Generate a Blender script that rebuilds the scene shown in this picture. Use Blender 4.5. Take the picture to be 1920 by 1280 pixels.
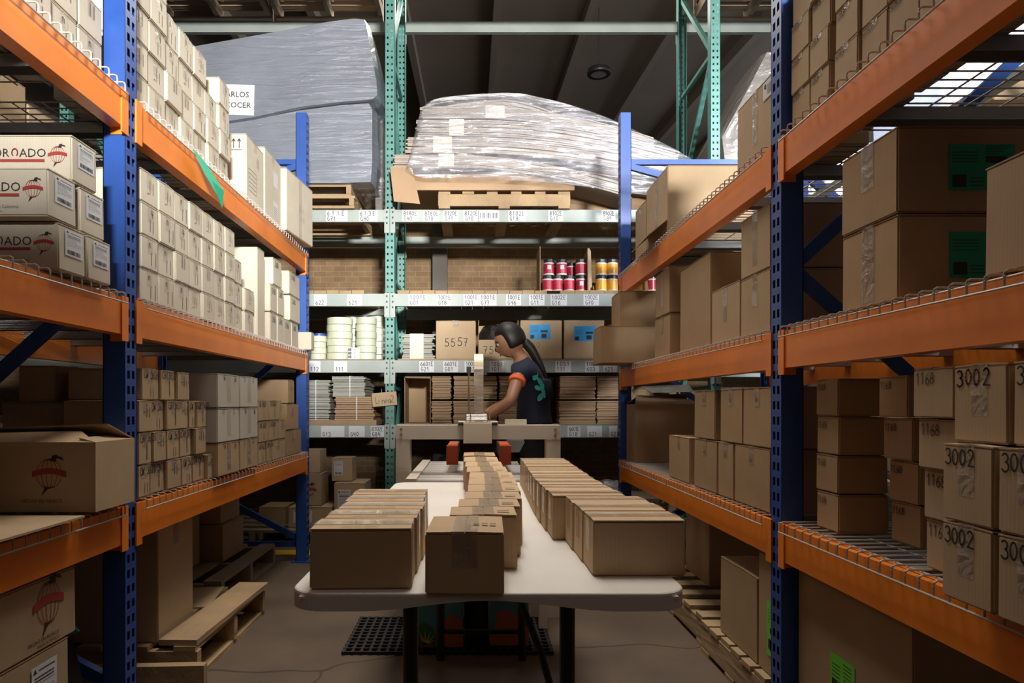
import bpy, bmesh, math, random
from mathutils import Vector, Matrix
random.seed(7)
S = bpy.context.scene
COL = S.collection
for o in list(bpy.data.objects): bpy.data.objects.remove(o)

# ---------------------------------------------------------------- camera
F, VX, VY, H = 1290.0, 887.0, 757.0, 1.085
cam_d = bpy.data.cameras.new('camera'); cam = bpy.data.objects.new('camera', cam_d); COL.objects.link(cam)
cam.location = (0, 0, H); cam.rotation_euler = (math.radians(90), 0, 0)
cam_d.sensor_width = 36; cam_d.lens = F/1920*36
cam_d.shift_x = (960-VX)/1920; cam_d.shift_y = (VY-640)/1920
cam_d.clip_start = .05; cam_d.clip_end = 100
S.camera = cam

# ---------------------------------------------------------------- world, exposure, lights
S.view_settings.view_transform = 'Standard'; S.view_settings.look = 'None'
S.view_settings.exposure = 0.0; S.view_settings.gamma = 1; S.view_settings.use_curve_mapping = False
W = bpy.data.worlds.new('world'); S.world = W; W.use_nodes = True
bg = W.node_tree.nodes['Background']; bg.inputs[0].default_value = (1.0, .86, .72, 1); bg.inputs[1].default_value = .055

def area(name, loc, target, sx, sy, power, col, spread=180):
    l = bpy.data.lights.new(name, 'AREA'); l.shape = 'RECTANGLE'; l.size = sx; l.size_y = sy
    l.energy = power; l.color = col; l.spread = math.radians(spread)
    o = bpy.data.objects.new(name, l); COL.objects.link(o); o.location = loc
    o.rotation_euler = (Vector(target)-Vector(loc)).to_track_quat('-Z', 'Y').to_euler()
    return o
area('daylight_behind', (2.0, -7.5, 3.45), (-.6, 4.0, 2.1), 1.1, .55, 600, (1.0, .985, .955), 80)
area('skylight', (0.1, 6.9, 5.5), (0.1, 2.2, .7), 2.6, 1.2, 112, (1.0, .93, .84))
area('skylight_aisle', (0.03, 3.1, 5.3), (0.03, 3.0, .7), 1.1, 2.2, 36, (1.0, .92, .82), 75)
area('daylight_side', (6.0, -.5, 4.4), (2.95, 4.1, 2.95), .9, .7, 62, (.92, .96, 1.0), 34)

def X(px, d): return (px-VX)*d/F
def Z(py, d): return H+(VY-py)*d/F
def DL(px, xf): return F*xf/(VX-px)      # depth of a point on the left rack plane
def DR(px, xf): return F*xf/(px-VX)      # depth of a point on the right rack plane

# ---------------------------------------------------------------- materials
def mat(name, col, rough=.6, metal=0, spec=.5, var=0, noise=None, bump=None, alpha=1, coat=0, flute=False, objvar=0):
    m = bpy.data.materials.new(name); m.use_nodes = True
    nt = m.node_tree; N = nt.nodes; L = nt.links; p = N['Principled BSDF']
    p.inputs['Roughness'].default_value = rough; p.inputs['Metallic'].default_value = metal
    p.inputs['Specular IOR Level'].default_value = spec
    p.inputs['Alpha'].default_value = alpha
    p.inputs['Coat Weight'].default_value = coat
    tc = N.new('ShaderNodeTexCoord')
    rgb = N.new('ShaderNodeRGB'); rgb.outputs[0].default_value = (*col, 1); out = rgb.outputs[0]
    if noise:
        sc, amt = noise
        n = N.new('ShaderNodeTexNoise'); n.inputs['Scale'].default_value = sc; n.inputs['Detail'].default_value = 5
        L.new(tc.outputs['Object'], n.inputs['Vector'])
        mr = N.new('ShaderNodeMapRange'); mr.inputs[1].default_value = .3; mr.inputs[2].default_value = .7
        mr.inputs[3].default_value = 1-amt; mr.inputs[4].default_value = 1+amt
        L.new(n.outputs['Fac'], mr.inputs[0])
        hs = N.new('ShaderNodeHueSaturation'); L.new(out, hs.inputs['Color']); L.new(mr.outputs[0], hs.inputs['Value']); out = hs.outputs[0]
    if objvar:
        oi = N.new('ShaderNodeObjectInfo'); mr = N.new('ShaderNodeMapRange')
        mr.inputs[3].default_value = 1-objvar; mr.inputs[4].default_value = 1+objvar
        L.new(oi.outputs['Random'], mr.inputs[0])
        hs = N.new('ShaderNodeHueSaturation'); L.new(out, hs.inputs['Color']); L.new(mr.outputs[0], hs.inputs['Value']); out = hs.outputs[0]
    hgt = None
    if flute:
        sx = N.new('ShaderNodeSeparateXYZ'); L.new(tc.outputs['Object'], sx.inputs[0])
        ad = N.new('ShaderNodeMath'); ad.operation = 'ADD'; L.new(sx.outputs[0], ad.inputs[0]); L.new(sx.outputs[1], ad.inputs[1])
        ml = N.new('ShaderNodeMath'); ml.operation = 'MULTIPLY'; ml.inputs[1].default_value = 700; L.new(ad.outputs[0], ml.inputs[0])
        sn = N.new('ShaderNodeMath'); sn.operation = 'SINE'; L.new(ml.outputs[0], sn.inputs[0]); hgt = sn.outputs[0]
        b = N.new('ShaderNodeBump'); b.inputs['Strength'].default_value = .05; b.inputs['Distance'].default_value = .001
        L.new(hgt, b.inputs['Height']); L.new(b.outputs[0], p.inputs['Normal'])
    if bump:
        sc, st, stretch = bump
        mp = N.new('ShaderNodeMapping'); mp.inputs['Scale'].default_value = stretch; L.new(tc.outputs['Object'], mp.inputs[0])
        n = N.new('ShaderNodeTexNoise'); n.inputs['Scale'].default_value = sc; n.inputs['Detail'].default_value = 6; n.inputs['Distortion'].default_value = .6
        L.new(mp.outputs[0], n.inputs['Vector'])
        b = N.new('ShaderNodeBump'); b.inputs['Strength'].default_value = st; b.inputs['Distance'].default_value = .02
        L.new(n.outputs['Fac'], b.inputs['Height']); L.new(b.outputs[0], p.inputs['Normal'])
    L.new(out, p.inputs['Base Color'])
    return m

M = {}
M['pale'] = mat('pale_cardboard', (.56, .50, .395), .75, noise=(9, .05), flute=True, objvar=.05, spec=.25)
M['kraft'] = mat('kraft_cardboard', (.39, .262, .148), .75, noise=(7, .06), flute=True, objvar=.06, spec=.25)
M['kraft2'] = mat('light_kraft_cardboard', (.44, .318, .195), .75, noise=(7, .06), flute=True, objvar=.06, spec=.25)
M['kraft3'] = mat('fresh_kraft_cardboard', (.53, .375, .225), .75, noise=(7, .06), flute=True, objvar=.04, spec=.25)
M['grayc'] = mat('white_cardboard', (.56, .53, .46), .7, noise=(7, .04), flute=True, objvar=.04, spec=.25)
M['edge'] = mat('cardboard_cut_edge', (.50, .38, .25), .85, noise=(60, .25))
M['tape'] = mat('clear_brown_tape', (.46, .39, .32), .15, alpha=.45, spec=1.0, coat=.6, bump=(26, 1.0, (1, 1, 1)))
M['tapep'] = mat('clear_tape_on_pale_card', (.56, .50, .40), .2, alpha=.35, spec=.7, bump=(30, .25, (1, 1, 1)))
M['ink'] = mat('black_marker', (.022, .018, .016), .6)
M['inkf'] = mat('faded_grey_print', (.14, .11, .085), .7)
M['red'] = mat('red_print', (.36, .035, .028), .7)
M['redink'] = mat('red_marker', (.16, .025, .015), .6)
M['paper'] = mat('white_paper', (.62, .62, .64), .6)
M['blue'] = mat('blue_rack_paint', (.020, .072, .30), .38, noise=(12, .08), spec=.5)
M['orange'] = mat('orange_beam_paint', (.82, .225, .022), .36, noise=(5, .10), spec=.5)
M['green'] = mat('green_rack_paint', (.085, .245, .21), .45, noise=(10, .12))
M['beam'] = mat('pale_grey_green_beam_paint', (.31, .345, .315), .5, noise=(3, .12))
M['zinc'] = mat('galvanised_wire', (.42, .40, .37), .4, metal=.1)
M['steel'] = mat('polished_steel', (.80, .79, .77), .26, metal=1)
M['dsteel'] = mat('dull_galvanised_steel', (.33, .33, .32), .45, metal=.6)
M['dark'] = mat('black_plastic', (.012, .012, .013), .5)
M['black'] = mat('black_steel_leg', (.014, .014, .016), .45)
M['rubber'] = mat('black_rubber', (.012, .011, .011), .7)
M['table'] = mat('white_table_plastic', (.74, .71, .665), .5, noise=(3, .06), bump=(300, .1, (1, 1, 1)))
M['mach'] = mat('cream_machine_paint', (.62, .56, .47), .45, noise=(4, .04))
M['morange'] = mat('red_orange_machine_block', (.56, .085, .015), .5)
M['wood'] = mat('pallet_wood', (.36, .245, .135), .85, noise=(3, .2), bump=(14, .5, (1, .12, 1)))
M['wood2'] = mat('grey_pallet_wood', (.26, .195, .135), .85, noise=(3, .2), bump=(14, .5, (.12, 1, 1)))
M['wrapg'] = mat('grey_stretch_wrap', (.21, .225, .265), .24, spec=1.0, noise=(2, .15), coat=.6, bump=(1.6, 1.0, (1.5, 1, 15)))
M['wraps'] = mat('silver_wrap', (.15, .13, .115), .25, spec=.9, bump=(5, 1.0, (1, 1, 1)))
M['blockd'] = mat('dark_light_blocker', (.03, .028, .025), .6)  # near-black so the added light blockers bounce little back
M['wrapw'] = mat('white_tarpaulin', (.85, .87, .92), .5, bump=(5, .8, (1, 1, 1)))
M['teal'] = mat('green_printed_label', (.008, .30, .15), .6)
M['lime'] = mat('lime_green_label', (.17, .62, .045), .6)
M['cyan'] = mat('bright_blue_label', (.02, .33, .72), .55)
M['greenp'] = mat('green_plastic_sheet', (.03, .42, .24), .35)
M['roll'] = mat('clear_tape_roll_side', (.56, .585, .43), .3, spec=.6, noise=(8, .08))
M['rollr'] = mat('roller_steel', (.86, .85, .83), .30, metal=.30)
M['rollm'] = mat('yellowed_tape_roll', (.68, .58, .38), .3, spec=.6)
M['core'] = mat('cardboard_roll_core', (.36, .27, .18), .8)
M['skin'] = mat('skin', (.34, .165, .095), .5)
M['hair'] = mat('dark_hair', (.010, .008, .007), .5)
M['shirt'] = mat('navy_cotton', (.012, .018, .042), .85)
M['cuff'] = mat('orange_cuff', (.80, .14, .045), .8)
M['tealp'] = mat('teal_shirt_print', (.02, .30, .24), .8)
M['jeans'] = mat('dark_denim', (.014, .016, .025), .85)
M['eye'] = mat('eye_white', (.6, .57, .52), .3)
M['lip'] = mat('lips', (.28, .08, .06), .5)
M['jarr'] = mat('crimson_jar_label', (.42, .02, .05), .35, noise=(20, .15))
M['jary'] = mat('amber_jar_label', (.80, .42, .05), .35, noise=(20, .15))
M['jlid'] = mat('black_jar_lid', (.02, .02, .03), .3)
M['jbase'] = mat('white_jar', (.7, .6, .55), .4)
M['sheet'] = mat('corrugated_sheet', (.38, .315, .26), .8, noise=(5, .08), objvar=.05)
M['sheetb'] = mat('brown_corrugated_sheet', (.40, .26, .15), .8, noise=(5, .08), objvar=.06)
M['sheetg'] = mat('grey_corrugated_sheet', (.36, .35, .30), .8, noise=(5, .08))
M['band'] = mat('cream_paper_band', (.66, .62, .52), .6)
M['roof'] = mat('roof_panel', (.27, .21, .165), .75, noise=(.6, .12))
M['rib'] = mat('roof_rib', (.30, .24, .19), .7)
M['column'] = mat('grey_column', (.10, .085, .07), .8)
M['wallp'] = mat('dim_wall', (.16, .145, .13), .9)
M['yellow'] = mat('yellow_floor_paint', (.55, .34, .02), .7)

def film():
    m = bpy.data.materials.new('clear_stretch_film'); m.use_nodes = True
    nt = m.node_tree; N = nt.nodes; L = nt.links
    N.remove(N['Principled BSDF']); out = N['Material Output']
    tr = N.new('ShaderNodeBsdfTransparent'); gl = N.new('ShaderNodeBsdfGlossy'); gl.inputs['Roughness'].default_value = .2
    gl.inputs['Color'].default_value = (.9, .92, 1, 1)
    df = N.new('ShaderNodeBsdfDiffuse'); df.inputs['Color'].default_value = (.40, .40, .43, 1)
    m1 = N.new('ShaderNodeMixShader'); m1.inputs[0].default_value = .5; L.new(gl.outputs[0], m1.inputs[1]); L.new(df.outputs[0], m1.inputs[2])
    mx = N.new('ShaderNodeMixShader'); L.new(tr.outputs[0], mx.inputs[1]); L.new(m1.outputs[0], mx.inputs[2])
    tc = N.new('ShaderNodeTexCoord'); mp = N.new('ShaderNodeMapping'); mp.inputs['Scale'].default_value = (1.2, 1, 7); mp.inputs['Rotation'].default_value = (0, .25, 0)
    n = N.new('ShaderNodeTexNoise'); n.inputs['Scale'].default_value = 4; n.inputs['Detail'].default_value = 7; n.inputs['Distortion'].default_value = 1.2
    L.new(tc.outputs['Object'], mp.inputs[0]); L.new(mp.outputs[0], n.inputs['Vector'])
    mr = N.new('ShaderNodeMapRange'); mr.inputs[1].default_value = .40; mr.inputs[2].default_value = .72; mr.inputs[3].default_value = .22; mr.inputs[4].default_value = .72
    L.new(n.outputs['Fac'], mr.inputs[0]); L.new(mr.outputs[0], mx.inputs[0])
    b = N.new('ShaderNodeBump'); b.inputs['Strength'].default_value = 1; b.inputs['Distance'].default_value = .04
    L.new(n.outputs['Fac'], b.inputs['Height']); L.new(b.outputs[0], gl.inputs['Normal'])
    L.new(mx.outputs[0], out.inputs[0]); return m
M['film'] = film()
def tarp():
    m = bpy.data.materials.new('white_translucent_tarpaulin'); m.use_nodes = True; N = m.node_tree.nodes; L = m.node_tree.links
    p = N['Principled BSDF']; p.inputs['Base Color'].default_value = (.85, .87, .92, 1); p.inputs['Roughness'].default_value = .5
    t = N.new('ShaderNodeBsdfTranslucent'); t.inputs['Color'].default_value = (.85, .9, 1, 1); mx = N.new('ShaderNodeMixShader'); mx.inputs[0].default_value = .6
    n = N.new('ShaderNodeTexNoise'); n.inputs['Scale'].default_value = 5; b = N.new('ShaderNodeBump'); b.inputs['Strength'].default_value = .6; b.inputs['Distance'].default_value = .04
    L.new(n.outputs['Fac'], b.inputs['Height']); L.new(b.outputs[0], p.inputs['Normal'])
    L.new(p.outputs[0], mx.inputs[1]); L.new(t.outputs[0], mx.inputs[2]); L.new(mx.outputs[0], N['Material Output'].inputs[0]); return m
M['wrapw'] = tarp()

def brick():
    m = bpy.data.materials.new('brown_brick'); m.use_nodes = True
    nt = m.node_tree; N = nt.nodes; L = nt.links; p = N['Principled BSDF']; p.inputs['Roughness'].default_value = .9
    tc = N.new('ShaderNodeTexCoord'); sp = N.new('ShaderNodeSeparateXYZ'); cb = N.new('ShaderNodeCombineXYZ')
    L.new(tc.outputs['Object'], sp.inputs[0]); L.new(sp.outputs[0], cb.inputs[0]); L.new(sp.outputs[2], cb.inputs[1])
    b = N.new('ShaderNodeTexBrick'); b.inputs['Scale'].default_value = 1; b.inputs['Brick Width'].default_value = .125; b.inputs['Row Height'].default_value = .053
    b.inputs['Mortar Size'].default_value = .0022; b.inputs['Color1'].default_value = (.27, .17, .085, 1); b.inputs['Color2'].default_value = (.22, .135, .065, 1)
    b.inputs['Mortar'].default_value = (.36, .25, .14, 1)
    L.new(cb.outputs[0], b.inputs['Vector'])
    n = N.new('ShaderNodeTexNoise'); n.inputs['Scale'].default_value = 8; L.new(tc.outputs['Object'], n.inputs['Vector'])
    mx = N.new('ShaderNodeMixRGB'); mx.blend_type = 'MULTIPLY'; mx.inputs[0].default_value = .5
    L.new(b.outputs[0], mx.inputs[1]); L.new(n.outputs['Fac'], mx.inputs[2]); L.new(mx.outputs[0], p.inputs['Base Color']); return m
M['brick'] = brick()

def concrete():
    m = bpy.data.materials.new('worn_concrete'); m.use_nodes = True
    nt = m.node_tree; N = nt.nodes; L = nt.links; p = N['Principled BSDF']; p.inputs['Roughness'].default_value = .75
    tc = N.new('ShaderNodeTexCoord')
    n = N.new('ShaderNodeTexNoise'); n.inputs['Scale'].default_value = 2.2; n.inputs['Detail'].default_value = 8; L.new(tc.outputs['Object'], n.inputs['Vector'])
    cr = N.new('ShaderNodeValToRGB'); cr.color_ramp.elements[0].position = .3; cr.color_ramp.elements[0].color = (.072, .048, .031, 1)
    cr.color_ramp.elements[1].position = .72; cr.color_ramp.elements[1].color = (.130, .090, .060, 1); L.new(n.outputs['Fac'], cr.inputs[0])
    n2 = N.new('ShaderNodeTexNoise'); n2.inputs['Scale'].default_value = 3; L.new(tc.outputs['Object'], n2.inputs['Vector'])
    ad = N.new('ShaderNodeVectorMath'); ad.operation = 'MULTIPLY_ADD'; ad.inputs[1].default_value = (.25, .25, .25)
    L.new(n2.outputs['Color'], ad.inputs[0]); L.new(tc.outputs['Object'], ad.inputs[2])
    v = N.new('ShaderNodeTexVoronoi'); v.feature = 'DISTANCE_TO_EDGE'; v.inputs['Scale'].default_value = .55; L.new(ad.outputs[0], v.inputs['Vector'])
    mr = N.new('ShaderNodeMapRange'); mr.inputs[1].default_value = .001; mr.inputs[2].default_value = .006; mr.inputs[3].default_value = .35; mr.inputs[4].default_value = 1
    L.new(v.outputs['Distance'], mr.inputs[0])
    mx = N.new('ShaderNodeMixRGB'); mx.blend_type = 'MULTIPLY'; mx.inputs[0].default_value = 1
    L.new(cr.outputs[0], mx.inputs[1]); L.new(mr.outputs[0], mx.inputs[2]); L.new(mx.outputs[0], p.inputs['Base Color'])
    b = N.new('ShaderNodeBump'); b.inputs['Strength'].default_value = .3; b.inputs['Distance'].default_value = .01; L.new(n.outputs['Fac'], b.inputs['Height']); L.new(b.outputs[0], p.inputs['Normal'])
    return m
M['conc'] = concrete()

def emit(name, col, st):
    m = bpy.data.materials.new(name); m.use_nodes = True; N = m.node_tree.nodes; p = N['Principled BSDF']
    p.inputs['Base Color'].default_value = (*col, 1); p.inputs['Emission Color'].default_value = (*col, 1); p.inputs['Emission Strength'].default_value = st
    return m
M['window'] = emit('daylit_translucent_panel', (.80, .90, 1.0), 1.3)

# ---------------------------------------------------------------- mesh builder
class MB:
    def __init__(s): s.v = []; s.f = []; s.m = []; s.sm = []
    def quad(s, a, b, c, d, m=0):
        n = len(s.v); s.v += [tuple(a), tuple(b), tuple(c), tuple(d)]; s.f.append((n, n+1, n+2, n+3)); s.m.append(m)
    def poly(s, pts, m=0):
        n = len(s.v); s.v += [tuple(p) for p in pts]; s.f.append(tuple(range(n, n+len(pts)))); s.m.append(m)
    def box(s, x0, x1, y0, y1, z0, z1, m=0):
        n = len(s.v)
        s.v += [(x0,y0,z0),(x1,y0,z0),(x1,y1,z0),(x0,y1,z0),(x0,y0,z1),(x1,y0,z1),(x1,y1,z1),(x0,y1,z1)]
        for q in ((0,3,2,1),(4,5,6,7),(0,1,5,4),(1,2,6,5),(2,3,7,6),(3,0,4,7)):
            s.f.append(tuple(n+i for i in q)); s.m.append(m)
        return s
    def hexa(s, P, m=0):
        n = len(s.v); s.v += [tuple(p) for p in P]
        for q in ((0,3,2,1),(4,5,6,7),(0,1,5,4),(1,2,6,5),(2,3,7,6),(3,0,4,7)):
            s.f.append(tuple(n+i for i in q)); s.m.append(m)
    def tube(s, pts, r, n=6, m=0, closed=False, cap=True):
        pts = [Vector(p) for p in pts]; rings = []
        for i, p in enumerate(pts):
            a = pts[i-1] if i > 0 else p; b = pts[i+1] if i < len(pts)-1 else p
            t = (b-a).normalized()
            up = Vector((0,0,1)) if abs(t.z) < .9 else Vector((0,1,0))
            if len(pts) > 2 and abs(t.z) < .9 and abs((pts[-1]-pts[0]).normalized().z) > .9: up = Vector((0,1,0))
            u = t.cross(up).normalized(); w = u.cross(t).normalized(); st = len(s.v)
            rr = r[i] if isinstance(r, (list, tuple)) else r
            for k in range(n):
                an = 2*math.pi*k/n; q = p+u*math.cos(an)*rr+w*math.sin(an)*rr; s.v.append(tuple(q))
            rings.append(st)
        for i in range(len(rings)-1):
            for k in range(n):
                s.f.append((rings[i]+k, rings[i]+(k+1)%n, rings[i+1]+(k+1)%n, rings[i+1]+k)); s.m.append(m)
        if cap:
            s.f.append(tuple(rings[0]+k for k in range(n-1,-1,-1))); s.m.append(m)
            s.f.append(tuple(rings[-1]+k for k in range(n))); s.m.append(m)
        return s
    def lathe(s, prof, c, n=20, m=0, ax='z'):
        c = Vector(c); rings = []
        for (r, z, *mm) in prof:
            st = len(s.v)
            for k in range(n):
                a = 2*math.pi*k/n; p = (r*math.cos(a), r*math.sin(a), z)
                if ax == 'x': p = (p[2], p[0], p[1])
                if ax == 'y': p = (p[0], p[2], p[1])
                s.v.append(tuple(c+Vector(p)))
            rings.append((st, mm[0] if mm else m))
        for i in range(len(rings)-1):
            a, b = rings[i][0], rings[i+1][0]
            for k in range(n): s.f.append((a+k, a+(k+1)%n, b+(k+1)%n, b+k)); s.m.append(rings[i+1][1])
        return s
    def bar(s, p, q, w, t, m=0, up=(0,0,1)):
        p = Vector(p); q = Vector(q); d = (q-p).normalized(); u = d.cross(Vector(up)).normalized(); v = u.cross(d).normalized()
        P = [p-u*w/2-v*t/2, p+u*w/2-v*t/2, q+u*w/2-v*t/2, q-u*w/2-v*t/2, p-u*w/2+v*t/2, p+u*w/2+v*t/2, q+u*w/2+v*t/2, q-u*w/2+v*t/2]
        s.hexa(P, m); return s
    def mesh(s, name, mats):
        me = bpy.data.meshes.new(name); me.from_pydata(s.v, [], s.f)
        for mm in mats: me.materials.append(M[mm] if isinstance(mm, str) else mm)
        me.polygons.foreach_set('material_index', s.m); me.update(); return me

def link(name, me, parent=None, loc=(0,0,0), rz=0):
    o = bpy.data.objects.new(name, me); COL.objects.link(o); o.location = loc; o.rotation_euler = (0, 0, rz)
    if parent is not None: o.parent = parent
    return o
LAB = {}
def tag(o, label, cat, group=None, kind=None):
    n = len(label.split())
    if n > 16 or n < 4: print('LABEL LENGTH', n, label)
    if label in LAB and not group: print('DUP', label)
    if label in LAB: print('DUPG', label)
    LAB[label] = 1
    o['label'] = label; o['category'] = cat
    if group: o['group'] = group
    if kind: o['kind'] = kind
    return o
def thing(name, label, cat, loc=(0,0,0), rz=0, group=None):
    o = bpy.data.objects.new(name, None); COL.objects.link(o); o.location = loc; o.rotation_euler = (0,0,rz); o.empty_display_size = .1
    return tag(o, label, cat, group)
def part(name, mb, mats, parent, loc=(0,0,0), smooth=False, label=None):
    me = mb.mesh(name, mats); o = link(name, me, parent, loc)
    if smooth: me.polygons.foreach_set('use_smooth', [True]*len(me.polygons))
    if label: o['label'] = label
    return o
def struct(name, mb, mats):
    o = link(name, mb.mesh(name, mats)); o['kind'] = 'structure'; return o
ORD = ['lowest', 'second', 'third', 'fourth', 'fifth', 'sixth', 'seventh', 'eighth']
NTH = ['first', 'second', 'third', 'fourth', 'fifth', 'sixth', 'seventh', 'eighth', 'ninth', 'tenth', 'eleventh', 'twelfth', 'thirteenth', 'fourteenth', 'fifteenth']

# ---------------------------------------------------------------- handwriting
def el(cx, cy, rx, ry, a0=0, a1=360, n=12): return [(cx+rx*math.cos(math.radians(a0+(a1-a0)*i/n)), cy+ry*math.sin(math.radians(a0+(a1-a0)*i/n))) for i in range(n+1)]
G = {
 '0': [el(.3,.5,.25,.48,90,450)], '1': [[(.15,.78),(.32,1),(.32,0)]],
 '2': [el(.28,.74,.24,.25,160,-40,8)+[(.06,.02),(.6,.0)]], '3': [el(.26,.76,.24,.23,150,-80,8)+el(.26,.27,.28,.27,80,-150,9)],
 '4': [[(.1,1),(.06,.45),(.55,.45)],[(.46,.95),(.42,0)]], '5': [[(.55,.98),(.14,.98),(.1,.55)]+el(.26,.3,.28,.3,100,-150,9)],
 '6': [[(.48,1),(.2,.7),(.06,.35)]+el(.3,.27,.24,.26,170,530,10)], '7': [[(.04,.95),(.56,.97),(.25,0)],[(.14,.5),(.5,.52)]],
 '8': [el(.3,.74,.2,.23,-90,270)+el(.3,.26,.25,.25,90,-270)], '9': [el(.3,.72,.23,.25,0,360)+[(.5,.4),(.45,0)]],
 'E': [[(.55,1),(.1,1),(.1,0),(.55,0)],[(.1,.52),(.45,.52)]], 'G': [el(.32,.5,.27,.48,50,330,12)+[(.57,.45),(.36,.45)]],
 'C': [el(.34,.5,.28,.48,50,310,12)], 'W': [[(0,1),(.15,0),(.3,.7),(.45,0),(.6,1)]], 'B': [[(.1,0),(.1,1)],el(.1,.76,.36,.24,90,-90,6),el(.1,.26,.42,.26,90,-90,6)],
 'S': [el(.3,.75,.22,.23,30,270,8)+el(.3,.27,.24,.25,90,-150,8)], 'O': [el(.3,.5,.26,.48)], 'L': [[(.1,1),(.1,0),(.5,0)]], 'i': [[(.15,.55),(.15,0)]],
 'n': [[(.08,.5),(.08,0)],el(.27,.3,.19,.22,180,0,6)+[(.46,0)]], 'e': [[(.08,.28),(.45,.3)]+el(.27,.27,.2,.26,10,310,8)], 'a': [el(.25,.25,.2,.25,30,390,8),[(.46,.5),(.46,0)]],
 'H': [[(.08,0),(.08,1)],[(.5,0),(.5,1)],[(.08,.5),(.5,.5)]], 'D': [[(.1,0),(.1,1)],el(.1,.5,.44,.5,90,-90,8)], 'T': [[(0,1),(.6,1)],[(.3,1),(.3,0)]],
 'R': [[(.1,0),(.1,1)],el(.1,.74,.38,.26,90,-90,6),[(.2,.48),(.55,0)]], 'A': [[(0,0),(.3,1),(.6,0)],[(.12,.38),(.48,.38)]], 'I': [[(.2,0),(.2,1)]],
 'n2': [[(.02,0),(.14,.08)]+el(.3,.5,.26,.48,215,-35,10)+[(.58,0)]], ' ': [], '-': [[(.1,.5),(.5,.5)]], '|': [[(.3,-.1),(.3,1.1)]], '.': [[(.2,0),(.24,.05)]],
}
def text_strokes(s, x, y, h, jitter=.03, adv=.72, rnd=None):
    rnd = rnd or random; out = []
    for ch in s:
        g = G.get(ch, G['-'])
        jx, jy, sc = rnd.uniform(-jitter, jitter), rnd.uniform(-jitter, jitter), 1+rnd.uniform(-jitter, jitter)
        for pl in g: out.append([(x+(a*sc+jx)*h*.9, y+(b*sc+jy)*h) for a, b in pl])
        x += adv*h
    return out
def face_frame(face, w, d, h):
    # origin (bottom-left as read), u (reading direction), v (up), n
    if face == '+x': return Vector((w/2, -d/2, 0)), Vector((0,1,0)), Vector((0,0,1)), Vector((1,0,0)), d, h
    if face == '-x': return Vector((-w/2, d/2, 0)), Vector((0,-1,0)), Vector((0,0,1)), Vector((-1,0,0)), d, h
    if face == '-y': return Vector((-w/2, -d/2, 0)), Vector((1,0,0)), Vector((0,0,1)), Vector((0,-1,0)), w, h
    if face == '+z': return Vector((-w/2, -d/2, h)), Vector((1,0,0)), Vector((0,1,0)), Vector((0,0,1)), w, d
def draw(mb, fr, strokes, t, m=0, off=.0008):
    o, u, v, n = fr[:4]
    for pl in strokes:
        for (a, b) in zip(pl[:-1], pl[1:]):
            p = Vector((a[0], a[1])); q = Vector((b[0], b[1])); dd = q-p
            if dd.length < 1e-6: continue
            dd.normalize(); nn = Vector((-dd.y, dd.x))*t/2; p = p-dd*t*.3; q = q+dd*t*.3
            P = [p-nn, q-nn, q+nn, p+nn]
            mb.quad(*[o+u*c.x+v*c.y+n*off for c in P], m)
def rect(mb, fr, x0, x1, y0, y1, m=0, off=.0005):
    o, u, v, n = fr[:4]
    mb.quad(*[o+u*a+v*b+n*off for a, b in ((x0,y0),(x1,y0),(x1,y1),(x0,y1))], m)
FONTC = {}
def font_mesh(mb, fr, s, x, y, size, m=0, off=.0009, sx=1):
    key = s
    if key not in FONTC:
        c = bpy.data.curves.new('t', 'FONT'); c.body = s; c.size = 1; c.resolution_u = 2
        o = bpy.data.objects.new('t', c); COL.objects.link(o); bpy.context.view_layer.update()
        me = bpy.data.meshes.new_from_object(o.evaluated_get(bpy.context.evaluated_depsgraph_get()))
        FONTC[key] = ([tuple(v.co) for v in me.vertices], [tuple(p.vertices) for p in me.polygons])
        bpy.data.objects.remove(o); bpy.data.curves.remove(c); bpy.data.meshes.remove(me)
    vs, fs = FONTC[key]; o, u, v, n = fr[:4]; st = len(mb.v)
    mb.v += [tuple(o+u*(x+a[0]*size*sx)+v*(y+a[1]*size)+n*off) for a in vs]
    for f in fs: mb.f.append(tuple(st+i for i in f)); mb.m.append(m)

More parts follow.
